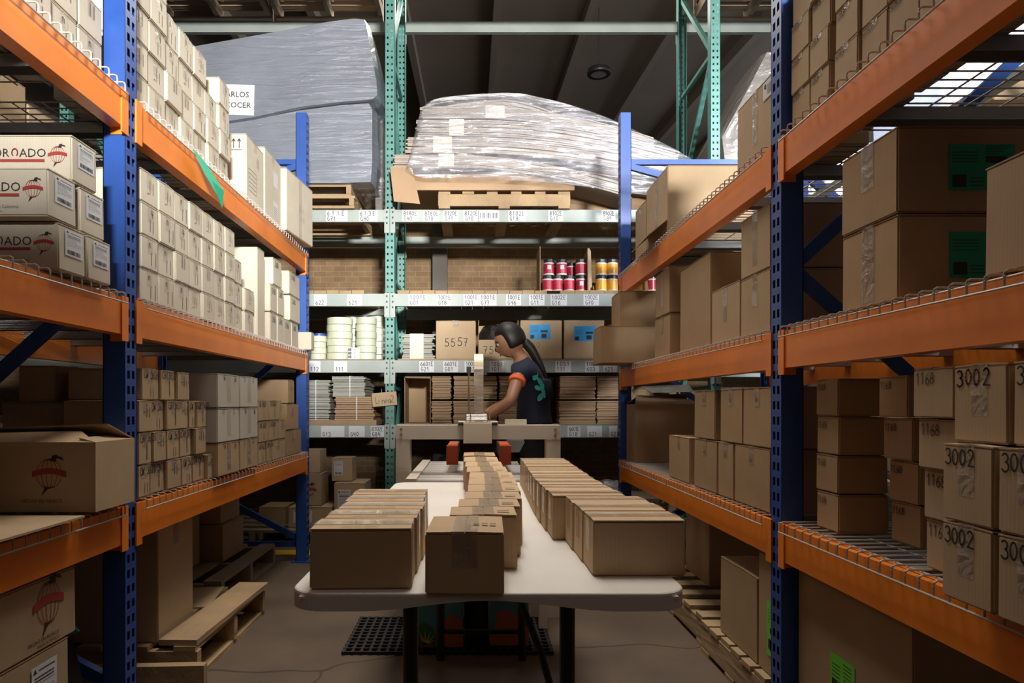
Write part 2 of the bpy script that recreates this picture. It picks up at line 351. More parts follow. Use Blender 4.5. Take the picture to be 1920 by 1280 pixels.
# ---------------------------------------------------------------- cartons
CC = {}
def carton_mesh(w, d, h, seam, m, var=0):
    key = (round(w,3), round(d,3), round(h,3), seam, m, var)
    if key in CC: return CC[key]
    rnd = random.Random(hash((w, d, h, var)) & 0xffff)
    bm = bmesh.new(); bmesh.ops.create_cube(bm, size=1)
    j = min(.0025, .015*min(w, d, h))
    for v in bm.verts:
        v.co = Vector((v.co.x*w, v.co.y*d, (v.co.z+.5)*(h-.005)))
        if v.co.z > .001: v.co += Vector((rnd.uniform(-j,0) if v.co.x > 0 else rnd.uniform(0,j), rnd.uniform(-j,0) if v.co.y > 0 else rnd.uniform(0,j), 0))
    bmesh.ops.bevel(bm, geom=list(bm.edges), offset=min(.004, .03*min(w,d,h)), segments=2, affect='EDGES')
    me = bpy.data.meshes.new('cardboard_box'); bm.to_mesh(me); bm.free()
    vs = [tuple(v.co) for v in me.vertices]; fs = [tuple(p.vertices) for p in me.polygons]; bpy.data.meshes.remove(me)
    mb = MB(); mb.v = vs; mb.f = fs; mb.m = [0]*len(fs)
    e = .0015; g = .0012; b1, b2 = rnd.uniform(0, .0025), rnd.uniform(0, .0025)
    if seam == 'x': sl = [((-w/2+e, w/2-e, -d/2+e, -g), 1, b1), ((-w/2+e, w/2-e, g, d/2-e), -1, b2)]
    else: sl = [((-w/2+e, -g, -d/2+e, d/2-e), 1, b1), ((g, w/2-e, -d/2+e, d/2-e), -1, b2)]
    for (x0, x1, y0, y1), sg, b in sl:
        z0, z1 = h-.006, h-.0032
        def zz(x, y, z): 
            t = (1-abs(y)/(d/2)) if seam == 'x' else (1-abs(x)/(w/2)); return z+b*max(0, t)
        mb.hexa([(x,y,zz(x,y,z)) for (x,y,z) in ((x0,y0,z0),(x1,y0,z0),(x1,y1,z0),(x0,y1,z0),(x0,y0,z1),(x1,y0,z1),(x1,y1,z1),(x0,y1,z1))], 1)
    me = mb.mesh('cardboard_box', [m, m]); CC[key] = me; return me
TC = {}
def tape_mesh(w, d, h, seam, tw, drop, m):
    key = (round(w,3), round(d,3), round(h,3), seam, tw, drop, m)
    if key in TC: return TC[key]
    mb = MB(); t = .0002; o = .0006
    if seam == 'x':
        L2, fn = w/2, (lambda a, b, z: (a, b, z))
    else:
        L2, fn = d/2, (lambda a, b, z: (b, a, z))
    ds = list(drop) if isinstance(drop, (tuple, list)) else [drop, drop]
    top = h+t-.0004
    path = [(-L2-o, h-ds[0]), (-L2-o, h-.001), (-L2+.004, top), (L2-.004, top), (L2+o, h-.001), (L2+o, h-ds[1])]
    for (a, za), (b, zb) in zip(path[:-1], path[1:]):
        if abs(a-b)+abs(za-zb) < 1e-5: continue
        mb.quad(fn(a, -tw/2, za), fn(b, -tw/2, zb), fn(b, tw/2, zb), fn(a, tw/2, za))
    me = mb.mesh('tape', [m]); TC[key] = me; return me
MK = {}
def box(label, x0, x1, y0, y1, z0, h, m='kraft', seam='x', tape=.045, drop=.05, rz=0, group=None, mark=None, paper=None, var=0, name='cardboard_box', cat='box', tmat=None):
    w, d = x1-x0, y1-y0
    o = link(name, carton_mesh(w, d, h, seam, m, var), None, ((x0+x1)/2, (y0+y1)/2, z0), rz)
    tag(o, label, cat, group)
    if tape: link('tape', tape_mesh(w, d, h, seam, tape, drop, tmat or ('tape' if m != 'pale' and m != 'grayc' else 'tapep')), o)
    if mark:
        key = (repr(mark), round(w,3), round(d,3), round(h,3))
        if key not in MK:
            mb = MB()
            for (face, s, fx, fy, th, wt, mi) in mark:
                fr = face_frame(face, w, d, h)
                if s.startswith('F:'): font_mesh(mb, fr, s[2:], fx*fr[4], fy*fr[5], th, mi, .0012)
                else: draw(mb, fr, text_strokes(s, fx*fr[4], fy*fr[5], th, .05, .66), wt, mi, .0012)
            MK[key] = mb.mesh('marking', ['ink', 'inkf', 'redink'])
        link('marking', MK[key], o)
    if paper: paper(o, w, d, h)
    return o

# ================================================================ the building
b = MB(); b.box(-9, 9, -8, 26, -.1, 0); struct('floor', b, ['conc'])
RZ = lambda y: 5.53+.083*y
b = MB(); b.hexa([(-9,-8,RZ(-8)),(9,-8,RZ(-8)),(9,26,RZ(26)),(-9,26,RZ(26)),(-9,-8,RZ(-8)+.1),(9,-8,RZ(-8)+.1),(9,26,RZ(26)+.1),(-9,26,RZ(26)+.1)])
struct('ceiling', b, ['roof'])
for i, k in enumerate(range(-7, 8)):
    x = .31+1.2*k
    b = MB(); b.hexa([(x-.05,-8,RZ(-8)-.16),(x+.05,-8,RZ(-8)-.16),(x+.05,26,RZ(26)-.16),(x-.05,26,RZ(26)-.16),(x-.05,-8,RZ(-8)),(x+.05,-8,RZ(-8)),(x+.05,26,RZ(26)),(x-.05,26,RZ(26))])
    struct('trim_%d' % (i+1), b, ['rib'])
b = MB(); b.box(-9.1, -9, -8, 26, 0, 7.8); struct('wall_left', b, ['wallp'])
b = MB(); b.box(9, 9.1, -8, 26, 0, 7.8); struct('wall_right', b, ['wallp'])
b = MB(); b.box(-9, 9, 26, 26.1, 0, 7.8); struct('wall_far', b, ['wallp'])
b = MB(); b.box(-9, 9, -8.1, -8, 0, 7.8); struct('wall_behind', b, ['wallp'])
b = MB(); b.box(-6, 4.6, 6.75, 6.9, 0, 2.85); struct('wall_back', b, ['brick'])
b = MB(); b.box(X(812,6.7), X(839,6.7), 6.6, 6.75, 0, 2.85); struct('trim_20', b, ['column'])
# translucent daylight panels of the side wall
for i, (y0, y1) in enumerate(((3.5, 7.2), (7.5, 11.2), (11.5, 15.2))):
    b = MB()
    n = 24
    for k in range(n):
        a0, a1 = y0+(y1-y0)*k/n, y0+(y1-y0)*(k+1)/n; am = (a0+a1)/2
        b.quad((7.50, a0, 3.0), (7.46, am, 3.0), (7.46, am, 6.0), (7.50, a0, 6.0)); b.quad((7.46, am, 3.0), (7.50, a1, 3.0), (7.50, a1, 6.0), (7.46, am, 6.0))
    struct('window_%d' % (i+1), b, ['window'])
b = MB(); b.box(7.55, 7.65, 3.2, 16, 0, 3.0); struct('wall_side', b, ['wallp'])

# ================================================================ rack building blocks
def post_mb(mb, x, y0, y1, z1, depth, side, pitch=.0508, hw=.017, hh=.027, along='y', m=0, zc=None):
    """open C-shaped post; holed face at plane x, facing `side`; flanges run away from it"""
    w = y1-y0; c = [0, w*.20, w*.20+hw, w*.80-hw, w*.80, w]
    zs = []; z = 0
    n = int(z1/pitch); cells = []
    def q(a0, a1, za, zb):
        if along == 'y':
            P = [(x,y0+a0,za),(x,y0+a1,za),(x,y0+a1,zb),(x,y0+a0,zb)]
        else:
            P = [(y0+a0,x,za),(y0+a1,x,za),(y0+a1,x,zb),(y0+a0,x,zb)]
        mb.quad(*P, m)
    for (i0, i1) in ((0,1),(2,3),(4,5)): q(c[i0], c[i1], 0, z1)
    for (i0, i1) in ((1,2),(3,4)):
        for k in range(n):
            zb = k*pitch; q(c[i0], c[i1], zb+hh, zb+pitch)
        q(c[i0], c[i1], n*pitch, z1)
    t = .003; xb = x-side*depth
    a, bb = sorted((x, xb))
    if along == 'y':
        mb.box(a, bb, y0, y0+t, 0, z1, m); mb.box(a, bb, y1-t, y1, 0, z1, m)
        mb.box(*sorted((xb, xb+side*t)), y0, y0+.018, 0, z1, m); mb.box(*sorted((xb, xb+side*t)), y1-.018, y1, 0, z1, m)
    else:
        mb.box(y0, y0+t, a, bb, 0, z1, m); mb.box(y1-t, y1, a, bb, 0, z1, m)

def deck_mesh(L, D, sgn):
    """wire deck: origin at front beam face line, deck spans y 0..L, goes away from the aisle by D"""
    mb = MB(); r = .0026
    n = int(round(L/.0508)); zt = .0134
    for i in range(n+1):
        y = .012+(L-.024)*i/n
        mb.tube([(-sgn*D, y, zt), (sgn*.012, y, zt), (sgn*.0185, y, zt-.004), (sgn*.02, y, zt-.012), (sgn*.02, y, -.020)], r, 6, cap=False)
    mb.tube([(sgn*.0215, 0, -.0205), (sgn*.0215, L, -.0205)], r, 6)
    k = int(D/.105)
    for i in range(k+1):
        x = -sgn*(.02+i*.105); mb.tube([(x, 0, zt-.0052), (x, L, zt-.0052)], r, 6)
    for f in (.16, .5, .84):   # support channels below the wires
        y = L*f
        xa, xb = sorted((-sgn*.045, -sgn*(D-.05)))
        mb.box(xa, xb, y-.03, y+.03, -.001, .0025, 1)
        mb.box(xa, xb, y-.03, y-.027, -.034, 0, 1); mb.box(xa, xb, y+.027, y+.03, -.034, 0, 1)
    return mb.mesh('wire_deck', ['zinc', 'dsteel'])

PY = [-.16, 2.295, 4.75]; PW = .08; RD = 1.06; PH = 3.08
def blue_rack(side, xf, levels, label, top=PH):
    """side -1: left rack (faces +x); side +1: right rack (faces -x)"""
    R = thing('pallet_rack', label, 'rack', (side*xf, PY[0], 0)); ox, oy = side*xf, PY[0]
    def P(name, mb, mats): return part(name, mb, mats, R)
    fs = -side                                        # facing direction of the aisle face
    for i, yc in enumerate(PY):
        y0 = yc-PW/2-oy; y1 = yc+PW/2-oy
        for k, (xp, sd) in enumerate(((0, fs), (side*RD, -fs))):
            mb = MB(); post_mb(mb, xp, y0, y1, top, .072, sd); P('post', mb, ['blue'])
            mb = MB(); mb.box(*sorted((xp-sd*.10, xp+sd*.03)), y0-.02, y1+.02, 0, .008); P('foot_plate', mb, ['blue'])
        # frame lattice between front and rear posts
        
        ya = yc-oy
        xa, xb = side*.06, side*(RD-.06)
        for j, z in enumerate((.12, 2.75)):
            if z > top: continue
            mb = MB(); mb.bar((xa, ya, z), (xb, ya, z), .035, .035); P('brace', mb, ['blue'])
        for zf, zr in ((1.55, 2.42), (1.52, .68), (.16, .65), (2.72, 2.46)):
            mb = MB(); mb.bar((xa, ya-.01, zf), (xb, ya-.01, zr), .03, .04); P('brace', mb, ['blue'])
    for i in range(2):
        ya, yb = PY[i]+PW/2-oy, PY[i+1]-PW/2-oy
        for z in levels:
            for xp, fd in ((0, fs), (side*RD, -fs)):
                mb = MB(); xx = sorted((xp+fd*.001, xp-fd*.045))
                mb.box(xx[0], xx[1], ya+.004, yb-.004, z-.12, z)
                bm_ = P('beam', mb, ['orange'])
                for (c0, c1, e0, e1) in ((ya-.013, ya+.028, ya+.0005, ya+.0045), (yb-.028, yb+.013, yb-.0045, yb-.0005)):
                    mb = MB(); x2 = sorted((xp+fd*.0005, xp+fd*.006)); mb.box(x2[0], x2[1], c0, c1, z-.142, z+.004)
                    mb.box(xx[0], xx[1], e0, e1, z-.142, z+.004); link('connector', mb.mesh('connector', ['orange']), bm_)
    return R
LZ = [.747, 1.432, 2.109]; RZL = [.691, 1.322, 1.954]
XL, XR = 1.1415, 1.011
blue_rack(-1, XL, LZ, 'tall blue and orange pallet rack full of small cartons, left of the long table')
blue_rack(+1, XR, RZL, 'tall blue and orange pallet rack of brown boxes right of the long table')
DT = .0162
LVN = ['lowest', 'middle', 'top']
for side, xf, lv, nm in ((-1, XL, LZ, 'left'), (1, XR, RZL, 'right')):
    dl = 1.155; me = deck_mesh(dl, RD+.01, -side)
    for i in range(2):
        ya = PY[i]+PW/2
        for li, z in enumerate(lv):
            for j in range(2):
                o = link('wire_deck', me, None, (side*xf, ya+.02+j*(dl+.02), z))
                tag(o, 'wire mesh deck, %s rack %s shelf, %s' % (nm, LVN[li], ['nearest the camera', 'just before the near blue post', 'just past the near blue post', 'at the far end'][i*2+j]), 'shelf deck', 'wire decks of the blue racks')

# unseen dark blocks added behind the camera to keep daylight off lower shelves
def add_light_blocker(label, x0, x1, y0, y1, z0, z1):
    mb = MB(); mb.box(x0, x1, y0, y1, 0, z1-z0); cx, cy = (x0+x1)/2, (y0+y1)/2; mb.v = [(a-cx, b_-cy, c) for a, b_, c in mb.v]
    o = link('light_blocker', mb.mesh('light_blocker', ['blockd']), None, (cx, cy, z0)); tag(o, label, 'wrapped goods'); mm = o.modifiers.new('bevel', 'BEVEL'); mm.width = .03; mm.segments = 3
for k, (za, zb, nm) in enumerate(((0.0, 1.55, 'lower'), (1.551, 2.52, 'upper'))):
    for j, (ya, yb) in enumerate(((-4.3, -2.3), (-2.28, -.26))):
        add_light_blocker('added dark light blocker behind the camera on the right, %s one, %s' % (nm, ['farther back', 'nearer'][j]), 1.03, 2.05, ya, yb, za, zb)

for j, (xa, xb) in enumerate(((-2.4, -1.3), (-1.28, -.18), (-.16, .99))):  # more unseen blocks, added across the aisle to cut off the low light
    add_light_blocker('added dark light blocker across the aisle behind the camera, %s of three' % ['left', 'middle', 'right'][j], xa, xb, -3.6, -2.8, 0, 2.62)

# ---------------------------------------------------------------- the green rack across the end
BY = 5.62; GD = 0.95
def gx(px): return X(px, BY)
GZ = [.911, 1.441, 1.984, 2.67, 4.71]
gp = [-3.34, -.68, 1.98, 4.64]
R = thing('pallet_rack', 'green and pale grey pallet rack across the far end, handwritten location labels', 'rack', (-.68, BY, 0)); ox = -.68
for i, xc in enumerate(gp):
    for k, (yy, sd) in enumerate(((0, -1), (GD, 1))):
        mb = MB(); post_mb(mb, yy, xc-ox-.04, xc-ox+.04, 5.6, .07, sd, pitch=.0535, hw=.014, hh=.018, along='x')
        part('post', mb, ['green'], R)
        mb = MB(); mb.box(xc-ox-.06, xc-ox+.06, yy-.05 if k == 0 else yy-.08, yy+.08 if k == 0 else yy+.05, 0, .008); part('foot_plate', mb, ['green'], R)
    for j in range(5):
        za, zb = .3+j*.92, .3+(j+1)*.92
        p, q = ((xc-ox, .06, za), (xc-ox, GD-.06, zb)) if j % 2 == 0 else ((xc-ox, GD-.06, za), (xc-ox, .06, zb))
        mb = MB(); mb.bar(p, q, .035, .035, up=(1,0,0)); part('brace', mb, ['green'], R)
        mb = MB(); mb.bar((xc-ox, .06, zb), (xc-ox, GD-.06, zb), .03, .03, up=(0,0,1)); part('brace', mb, ['green'], R)
TAGS = {3: [(612,651,'611E','G71'),(674,707,'613E','G40'),(755,783,'8180E','G40'),(795,823,'8180E','G10'),(832,858,'8120E','G71'),(870,897,'8120E','G10'),(898,935,'#',''),(954,985,'8102E','G18'),(1029,1055,'8102E','G10'),(1129,1153,'8102E','G89')],
        2: [(590,612,'','622'),(652,678,'','621'),(767,800,'1001E','G01'),(820,846,'1001E','G18'),(870,897,'1001E','G21'),(900,930,'1001E','G77'),(950,976,'1001E','G46'),(993,1020,'1001E','G11'),(1033,1062,'1002E','G16'),(1095,1122,'1002E','G70')],
        1: [(580,600,'','112'),(627,650,'','111'),(787,813,'6601E','G21'),(832,858,'6601E','G01'),(872,892,'1001','101'),(919,944,'1051','101'),(1042,1070,'1051','111'),(1098,1122,'1081','603'),(1132,1156,'','621')],
        0: [(603,645,'','G13'),(655,683,'','G40'),(696,719,'8102E','G84'),(1065,1087,'6601E','G18'),(1102,1128,'','G21'),(1143,1156,'','G21')]}
for li, z in enumerate(GZ):
    for i in range(3):
        xa, xb = gp[i]+.04-ox, gp[i+1]-.04-ox
        for yy, sd in ((0, -1), (GD, 1)):
            mb = MB(); y_ = sorted((yy+sd*.001, yy-sd*.045))
            mb.box(xa+.002, xb-.002, y_[0], y_[1], z-.1, z)
            bo = part('beam', mb, ['beam'], R)
            for c0, c1 in ((xa-.036, xa+.004), (xb-.004, xb+.036)):
                mb = MB(); y2 = sorted((yy+sd*.002, yy+sd*.006)); mb.box(c0, c1, y2[0], y2[1], z-.19, z+.006)
                if sd < 0:
                    for zz in (z-.02, z-.065, z-.11): mb.box((c0+c1)/2-.006, (c0+c1)/2+.006, yy-.0075, yy-.006, zz-.008, zz+.008, 1)
                link('connector', mb.mesh('connector', ['beam', 'dark']), bo)
            if yy == 0 and li in TAGS:
                for (p0, p1, t1, t2) in TAGS[li]:
                    x0, x1 = gx(p0)-ox, gx(p1)-ox
                    if not (xa < x0 < xb): continue
                    mb = MB(); fr = (Vector((0, -.0018, z-.1)), Vector((1,0,0)), Vector((0,0,1)), Vector((0,-1,0)))
                    rect(mb, fr, x0-.004, x1+.004, .004, .094, 0)
                    rn = random.Random(p0)
                    if t1 == '#':
                        xx = x0+.01
                        while xx < x1-.012:
                            w_ = rn.choice((.002, .003, .005)); rect(mb, fr, xx, xx+w_, .03, .075, 1, .001); xx += w_+rn.choice((.002, .004))
                    else:
                        if t1: draw(mb, fr, text_strokes(t1, x0+.006, .054, .033, .04, (x1-x0-.008)/.033/max(4, len(t1)), rn), .0042, 1)
                        if t2: draw(mb, fr, text_strokes(t2, x0+.010, .011, .033, .04, .72, rn), .0042, 1)
                    link('label', mb.mesh('label', ['paper', 'ink']), bo)

# ---------------------------------------------------------------- pallets
def pallet(label, x0, x1, y0, y1, z0, deck='x', m='wood', h=.14, nb=7, group=None, full=True, cat='pallet'):
    """deck boards run along `deck`; stringers the other way"""
    T = thing('wooden_pallet', label, cat, ((x0+x1)/2, (y0+y1)/2, z0), 0, group)
    w, d = (x1-x0), (y1-y0); t = .02; rn = random.Random(label)
    L, Wd = (w, d) if deck == 'x' else (d, w)
    def pb(name, a0, a1, c0, c1, za, zb):
        mb = MB()
        if deck == 'x': mb.box(a0, a1, c0, c1, za, zb)
        else: mb.box(c0, c1, a0, a1, za, zb)
        part(name, mb, [m], T)
    for s in (-1, 0, 1):
        c = s*(L/2-.022); pb('stringer', c-.02, c+.02, -Wd/2, Wd/2, t+.0005, h-t-.0005)
    for k in range(nb):
        c = -Wd/2+.05+(Wd-.1)*k/(nb-1); e = rn.uniform(-.006, .006); bw = rn.uniform(.042, .048)
        pb('deck_board', -L/2+e, L/2+e, c-bw, c+bw, h-t, h)
    for k in range(3):
        c = -Wd/2+.05+(Wd-.1)*k/2; pb('bottom_board', -L/2, L/2, c-.045, c+.045, 0, t)
    return T

# ================================================================ LEFT RACK stock
def lbox(label, px0, px1, z0, z1, xf, depth=.26, m='pale', **k):
    y0, y1 = DL(px0, xf), DL(px1, xf); return box(label, -xf-depth, -xf, y0+.0015, y1-.0015, z0, z1-z0-.0006, m, **k)
def lboxy(label, y0, y1, z0, z1, xf, depth=.26, m='pale', **k):
    return box(label, -xf-depth, -xf, y0+.0012, y1-.0012, z0, z1-z0-.0006, m, **k)
rnd = random.Random(3)
MV = [[('+x', '||', .42, .20, .035, .0035, 1), ('+x', '4', .55, .62, .03, .003, 0)],
      [('+x', '||', .38, .55, .035, .0035, 1)],
      [('+x', 'I|', .50, .15, .045, .003, 0), ('+x', 'n', .40, .68, .03, .003, 1)],
      [('+x', '|I', .45, .35, .04, .003, 1), ('+x', '-', .35, .2, .03, .003, 1)]]
ORR = ['first'] + ORD[1:]
def rows(shelf, ylist, zlist, xf, jx=.012, skip=(), m='pale', depth=.26, grp=None, mark=None, tape=.04, first='near blue post', side='left', drop=.06, ordrow=ORR, rev=False):
    for r in range(len(zlist)-1):
        for c in range(len(ylist)-1):
            if (r, c) in skip: continue
            v = rnd.randrange(4); off = rnd.uniform(-jx, jx*.6)
            sm = 'small kraft carton' if m != 'pale' else 'small pale carton'
            lb = '%s, %s rack %s shelf, %s row up, %s from the %s' % (sm, side, shelf, ordrow[r], NTH[len(ylist)-2-c if rev else c], first)
            args = (lb, ylist[c]+rnd.uniform(0, .003), ylist[c+1]-rnd.uniform(0, .003), zlist[r], zlist[r+1], xf-off)
            f = lboxy if side == 'left' else rboxy
            f(*args, depth=depth, m=m, group=grp, mark=(mark or MV)[v % len(mark or MV)], var=v, tape=tape, drop=drop)
def steps(a, b, n): return [a+(b-a)*i/n for i in range(n+1)]
z0 = 2.109+DT
rows('top', steps(2.345, 3.315, 7), [z0, z0+.1175, z0+.235, z0+.3525, z0+.475], 1.172, .014, skip={(3, 5)}, grp='small cartons on the left rack top shelf')
rows('top', [2.345, 2.49, 2.63], [z0+.475, z0+.595], 1.172, .006, grp='small cartons on the left rack top shelf', ordrow=['fifth'])
# three bigger cartons at the far end of the top shelf
def arrows(o, w, d, h):
    mb = MB(); fr = face_frame('-y', w, d, h); cx = w-.065
    for dx in (0, .028):
        draw(mb, fr, [[(cx+dx, h-.075), (cx+dx, h-.03)], [(cx+dx-.008, h-.042), (cx+dx, h-.03), (cx+dx+.008, h-.042)]], .004, 0)
    draw(mb, fr, [[(cx-.01, h-.085), (cx+.04, h-.085)]], .003, 0)
    fr = face_frame('+x', w, d, h)
    for k in range(6): draw(mb, fr, [[(d*.12, .06+k*.022), (d*.55, .06+k*.022)]], .0015, 0)
    draw(mb, fr, [[(d*.12, .06), (d*.12, .17)], [(d*.55, .06), (d*.55, .17)]], .0015, 0)
    for dx in (0, .022): draw(mb, fr, [[(d*.6+dx, h-.12), (d*.6+dx, h-.07)]], .004, 0)
    link('marking', mb.mesh('marking', ['ink']), o)
def whitetags(o, w, d, h):
    mb = MB(); fr = face_frame('+x', w, d, h)
    rect(mb, fr, d*.5, d*.78, h*.56, h*.78); rect(mb, fr, d*.5, d*.78, h*.12, h*.34)
    for k in range(5): draw(mb, fr, [[(d*.54, h*(.14+.03*k)), (d*.74, h*(.14+.03*k))]], .003, 1)
    link('label', mb.mesh('label', ['paper', 'inkf']), o)
lboxy('pale carton with two printed up arrows, left rack top shelf beside the small cartons', 3.49, 3.78, z0, z0+.335, 1.15, .34, paper=arrows)
lboxy('pale carton with two white stickers, middle of three big ones on left top shelf', 3.80, 4.12, z0, z0+.385, 1.15, .34, paper=whitetags)
box('large pale carton jutting out over the far blue post, left rack top shelf', -1.50, -1.09, 4.135, 4.60, z0+.001, .375, 'pale', 'x', tape=.05, drop=.37, rz=math.radians(-6), mark=[('+x', '||-|', .45, .45, .03, .003, 1), ('+x', '|-||', .5, .3, .03, .003, 1)])
# near bay, top shelf
rows('top', steps(1.26, 2.235, 7), [z0, z0+.1175, z0+.235], 1.20, .006, grp='cartons above the first orange beam on the left', first='camera')
# middle shelf of the far bay
z0 = 1.432+DT
rows('middle', steps(2.395, 3.335, 7), [z0, z0+.116, z0+.2325, z0+.349, z0+.466], 1.155, .007, grp='small cartons on the left rack middle shelf')
rows('middle', [3.335, 3.465], [z0, z0+.116, z0+.2325, z0+.349], 1.165, .003, first='shorter pair', grp='last column of small cartons on the left middle shelf')
rows('middle', [3.50, 3.645], [z0, z0+.116, z0+.2325], 1.16, .003, first='tall plain carton', grp='pair of small cartons before the tall plain one')
lboxy('tall plain pale carton standing among the small cartons, left rack middle shelf', 3.70, 3.83, z0, z0+.485, 1.16, .34, tape=None)
nb = [[('+x', '3680', .2, .68, .03, .003, 0)], [('+x', '5186', .2, .66, .03, .003, 0)]]
for i, (ya, yb, za, zb, xf, what) in enumerate([(3.955,4.13,z0+.327,z0+.485,1.15,'topmost, just past the tall plain carton'),(3.90,4.04,z0+.165,z0+.325,1.15,'centre row, left one of a pair'),(4.045,4.19,z0+.165,z0+.325,1.15,'centre row, right one of a pair'),
        (3.90,4.035,z0,z0+.163,1.15,'bottom row, first past the tall carton'),(4.04,4.19,z0,z0+.163,1.15,'bottom row, second past the tall carton'),(4.20,4.37,z0,z0+.163,1.155,'bottom row, third past the tall carton'),
        (4.38,4.55,z0,z0+.163,1.155,'bottom row, against the far blue post'),(4.30,4.565,z0+.327,z0+.475,1.15,'topmost beside the far blue post'),(4.32,4.57,z0+.165,z0+.325,1.15,'middle of the stack at the far post')]):
    lboxy('pale numbered carton, left middle shelf, %s' % what, ya, yb, za, zb, xf, .3, mark=nb[i % 2], group='numbered cartons at the far end of the left middle shelf', var=i % 3)
box('small beige carton jutting into the aisle by the far left blue post', -1.18, -1.082, 4.60, 4.69, z0, .12, 'pale', 'x', tape=None)
# lowest shelf of the far bay
z0 = .747+DT; zr = [z0, z0+.112, z0+.224, z0+.336, z0+.45]
mk = [[('+x', 'CW 3620', .1, .68, .026, .003, 0), ('+x', '||', .45, .12, .03, .003, 1)], [('+x', 'CH13620', .1, .7, .026, .003, 0), ('+x', '|', .5, .2, .045, .004, 0)], [('+x', '-||-', .3, .5, .03, .003, 0)]]
def lrow(r, pxs, what):
    for c, (a, b_) in enumerate(pxs):
        lboxy('small kraft carton, left lowest shelf, %s row up, %s past the near post' % (ORR[r], NTH[c]), DL(a, 1.15), DL(b_, 1.15), zr[r], zr[r+1], 1.15+rnd.uniform(-.006,.008), .26, 'kraft2', mark=mk[(r+c) % 3], group='kraft cartons on the left lowest shelf, '+ORD[r]+' row', var=c % 3, tape=.04)
lrow(0, [(257,279),(282,309),(310,337),(339,358),(363,385)], '')
lrow(1, [(257,281.5),(285,309.5),(310.5,334),(340,361),(365,385)], '')
lrow(2, [(257,282.5),(283.5,309.5),(310.5,336.5),(339,355),(356,367),(372,389)], '')
lrow(3, [(270,301.5),(302.5,329),(335,358)], '')
lboxy('small upright kraft carton leaning between brown cartons and white cartons, left lowest shelf', 2.955, 3.008, z0, z0+.105, 1.14, .2, 'kraft2', mark=mk[2])
zw = [z0, z0+.15, z0+.305, z0+.46]; mw = [[('+x', 'S6', .25, .82, .022, .003, 1), ('+x', '36', .75, .8, .022, .003, 1)], [('+x', '11', .2, .8, .022, .003, 1), ('+x', 'G', .7, .8, .022, .003, 1)]]
for r in range(3):
    for c, (a, b_) in enumerate(((408,449),(449.6,483.5))):
        lbox('whitish taped carton, left lowest shelf, %s of three, %s column' % (['bottom','middle','top'][r], ['nearer','farther'][c]), a, b_, zw[r], zw[r+1], 1.12+.004*c, .33, 'grayc' if r else 'kraft2', mark=mw[(r+c)%2], tape=.05, drop=.13, group='whitish cartons on the left lowest shelf')
zr = [z0, z0+.115, z0+.23, z0+.345]
for r, pxs in enumerate(([(484,498),(500,509),(510,535)],[(485,503),(504,521.5),(522.5,536)],[(484,503),(504.5,523),(523.5,527)])):
    for c, (a, b_) in enumerate(pxs):
        lbox('small kraft carton beyond the whitish ones, left lowest shelf, %s row, %s across' % (ORD[r], NTH[c]), a, b_, zr[r], zr[r+1], 1.14, .24, 'kraft2', mark=mk[c % 3], group='small cartons beyond the whitish ones', tape=.035, drop=.03)
for i, (a, b_, za, zb, n) in enumerate(((537,565,z0,z0+.16,'bottom'),(538,560,z0+.161,z0+.325,'middle'),(540,552,z0+.326,z0+.475,'top'))):
    lbox('brown carton, %s of the stack against the far left post, lowest shelf' % n, a, b_, za, zb, 1.14, .30, 'kraft', mark=mk[2], group='brown cartons by the far left post')
# deeper row at the back of the lowest shelf, seen behind the near post
z0 = .747+DT
box('dark brown carton deep in the left rack lowest shelf, wider of two', -1.66, -1.44, 2.42, 2.66, z0, .33, 'kraft', 'x')
box('dark brown carton deep in the left rack lowest shelf, narrower of two', -1.60, -1.47, 2.42, 2.66, z0+.33, .13, 'kraft', 'x')

# near bay, printed cartons on the middle shelf
def logo(mb, fr, cx, cy, r, mi_red=0, mi_blk=1):
    for k in (-1, -.62, -.22, .22, .62, 1):
        draw(mb, fr, [[(cx+k*r*math.cos(math.radians(a)), cy+r*1.15*math.sin(math.radians(a))) for a in range(-90, 91, 15)]], r*.05, mi_red, .0008)
    for s in (-1, 1): draw(mb, fr, [[(cx-r*.45, cy+s*r*1.05), (cx+r*.45, cy+s*r*1.05)]], r*.05, mi_red, .0008)
    n = 10; t = []; bq = []
    for i in range(n+1):
        x = cx-1.35*r+2.7*r*i/n; q = .28*r*math.sin(math.pi*i/n)
        t.append((x, cy+.18*r+q)); bq.append((x, cy-.28*r+q))
    o, u, v, nn = fr[:4]
    for i in range(n): mb.quad(*[o+u*a+v*b_+nn*.0012 for a, b_ in (bq[i], bq[i+1], t[i+1], t[i])], mi_red)
    def pg(pts): mb.poly([o+u*a+v*b_+nn*.0014 for a, b_ in pts], mi_blk)
    pg([(cx+.1*r, cy+1.0*r), (cx+.55*r, cy+.95*r), (cx+.65*r, cy+1.5*r), (cx+.25*r, cy+1.45*r)])
    pg([(cx+.5*r, cy+1.4*r), (cx+.6*r, cy+1.25*r), (cx+1.15*r, cy+1.05*r), (cx+1.0*r, cy+1.3*r)])
    pg([(cx-.35*r, cy-1.1*r), (cx-.05*r, cy-1.15*r), (cx-.6*r, cy-1.75*r)])
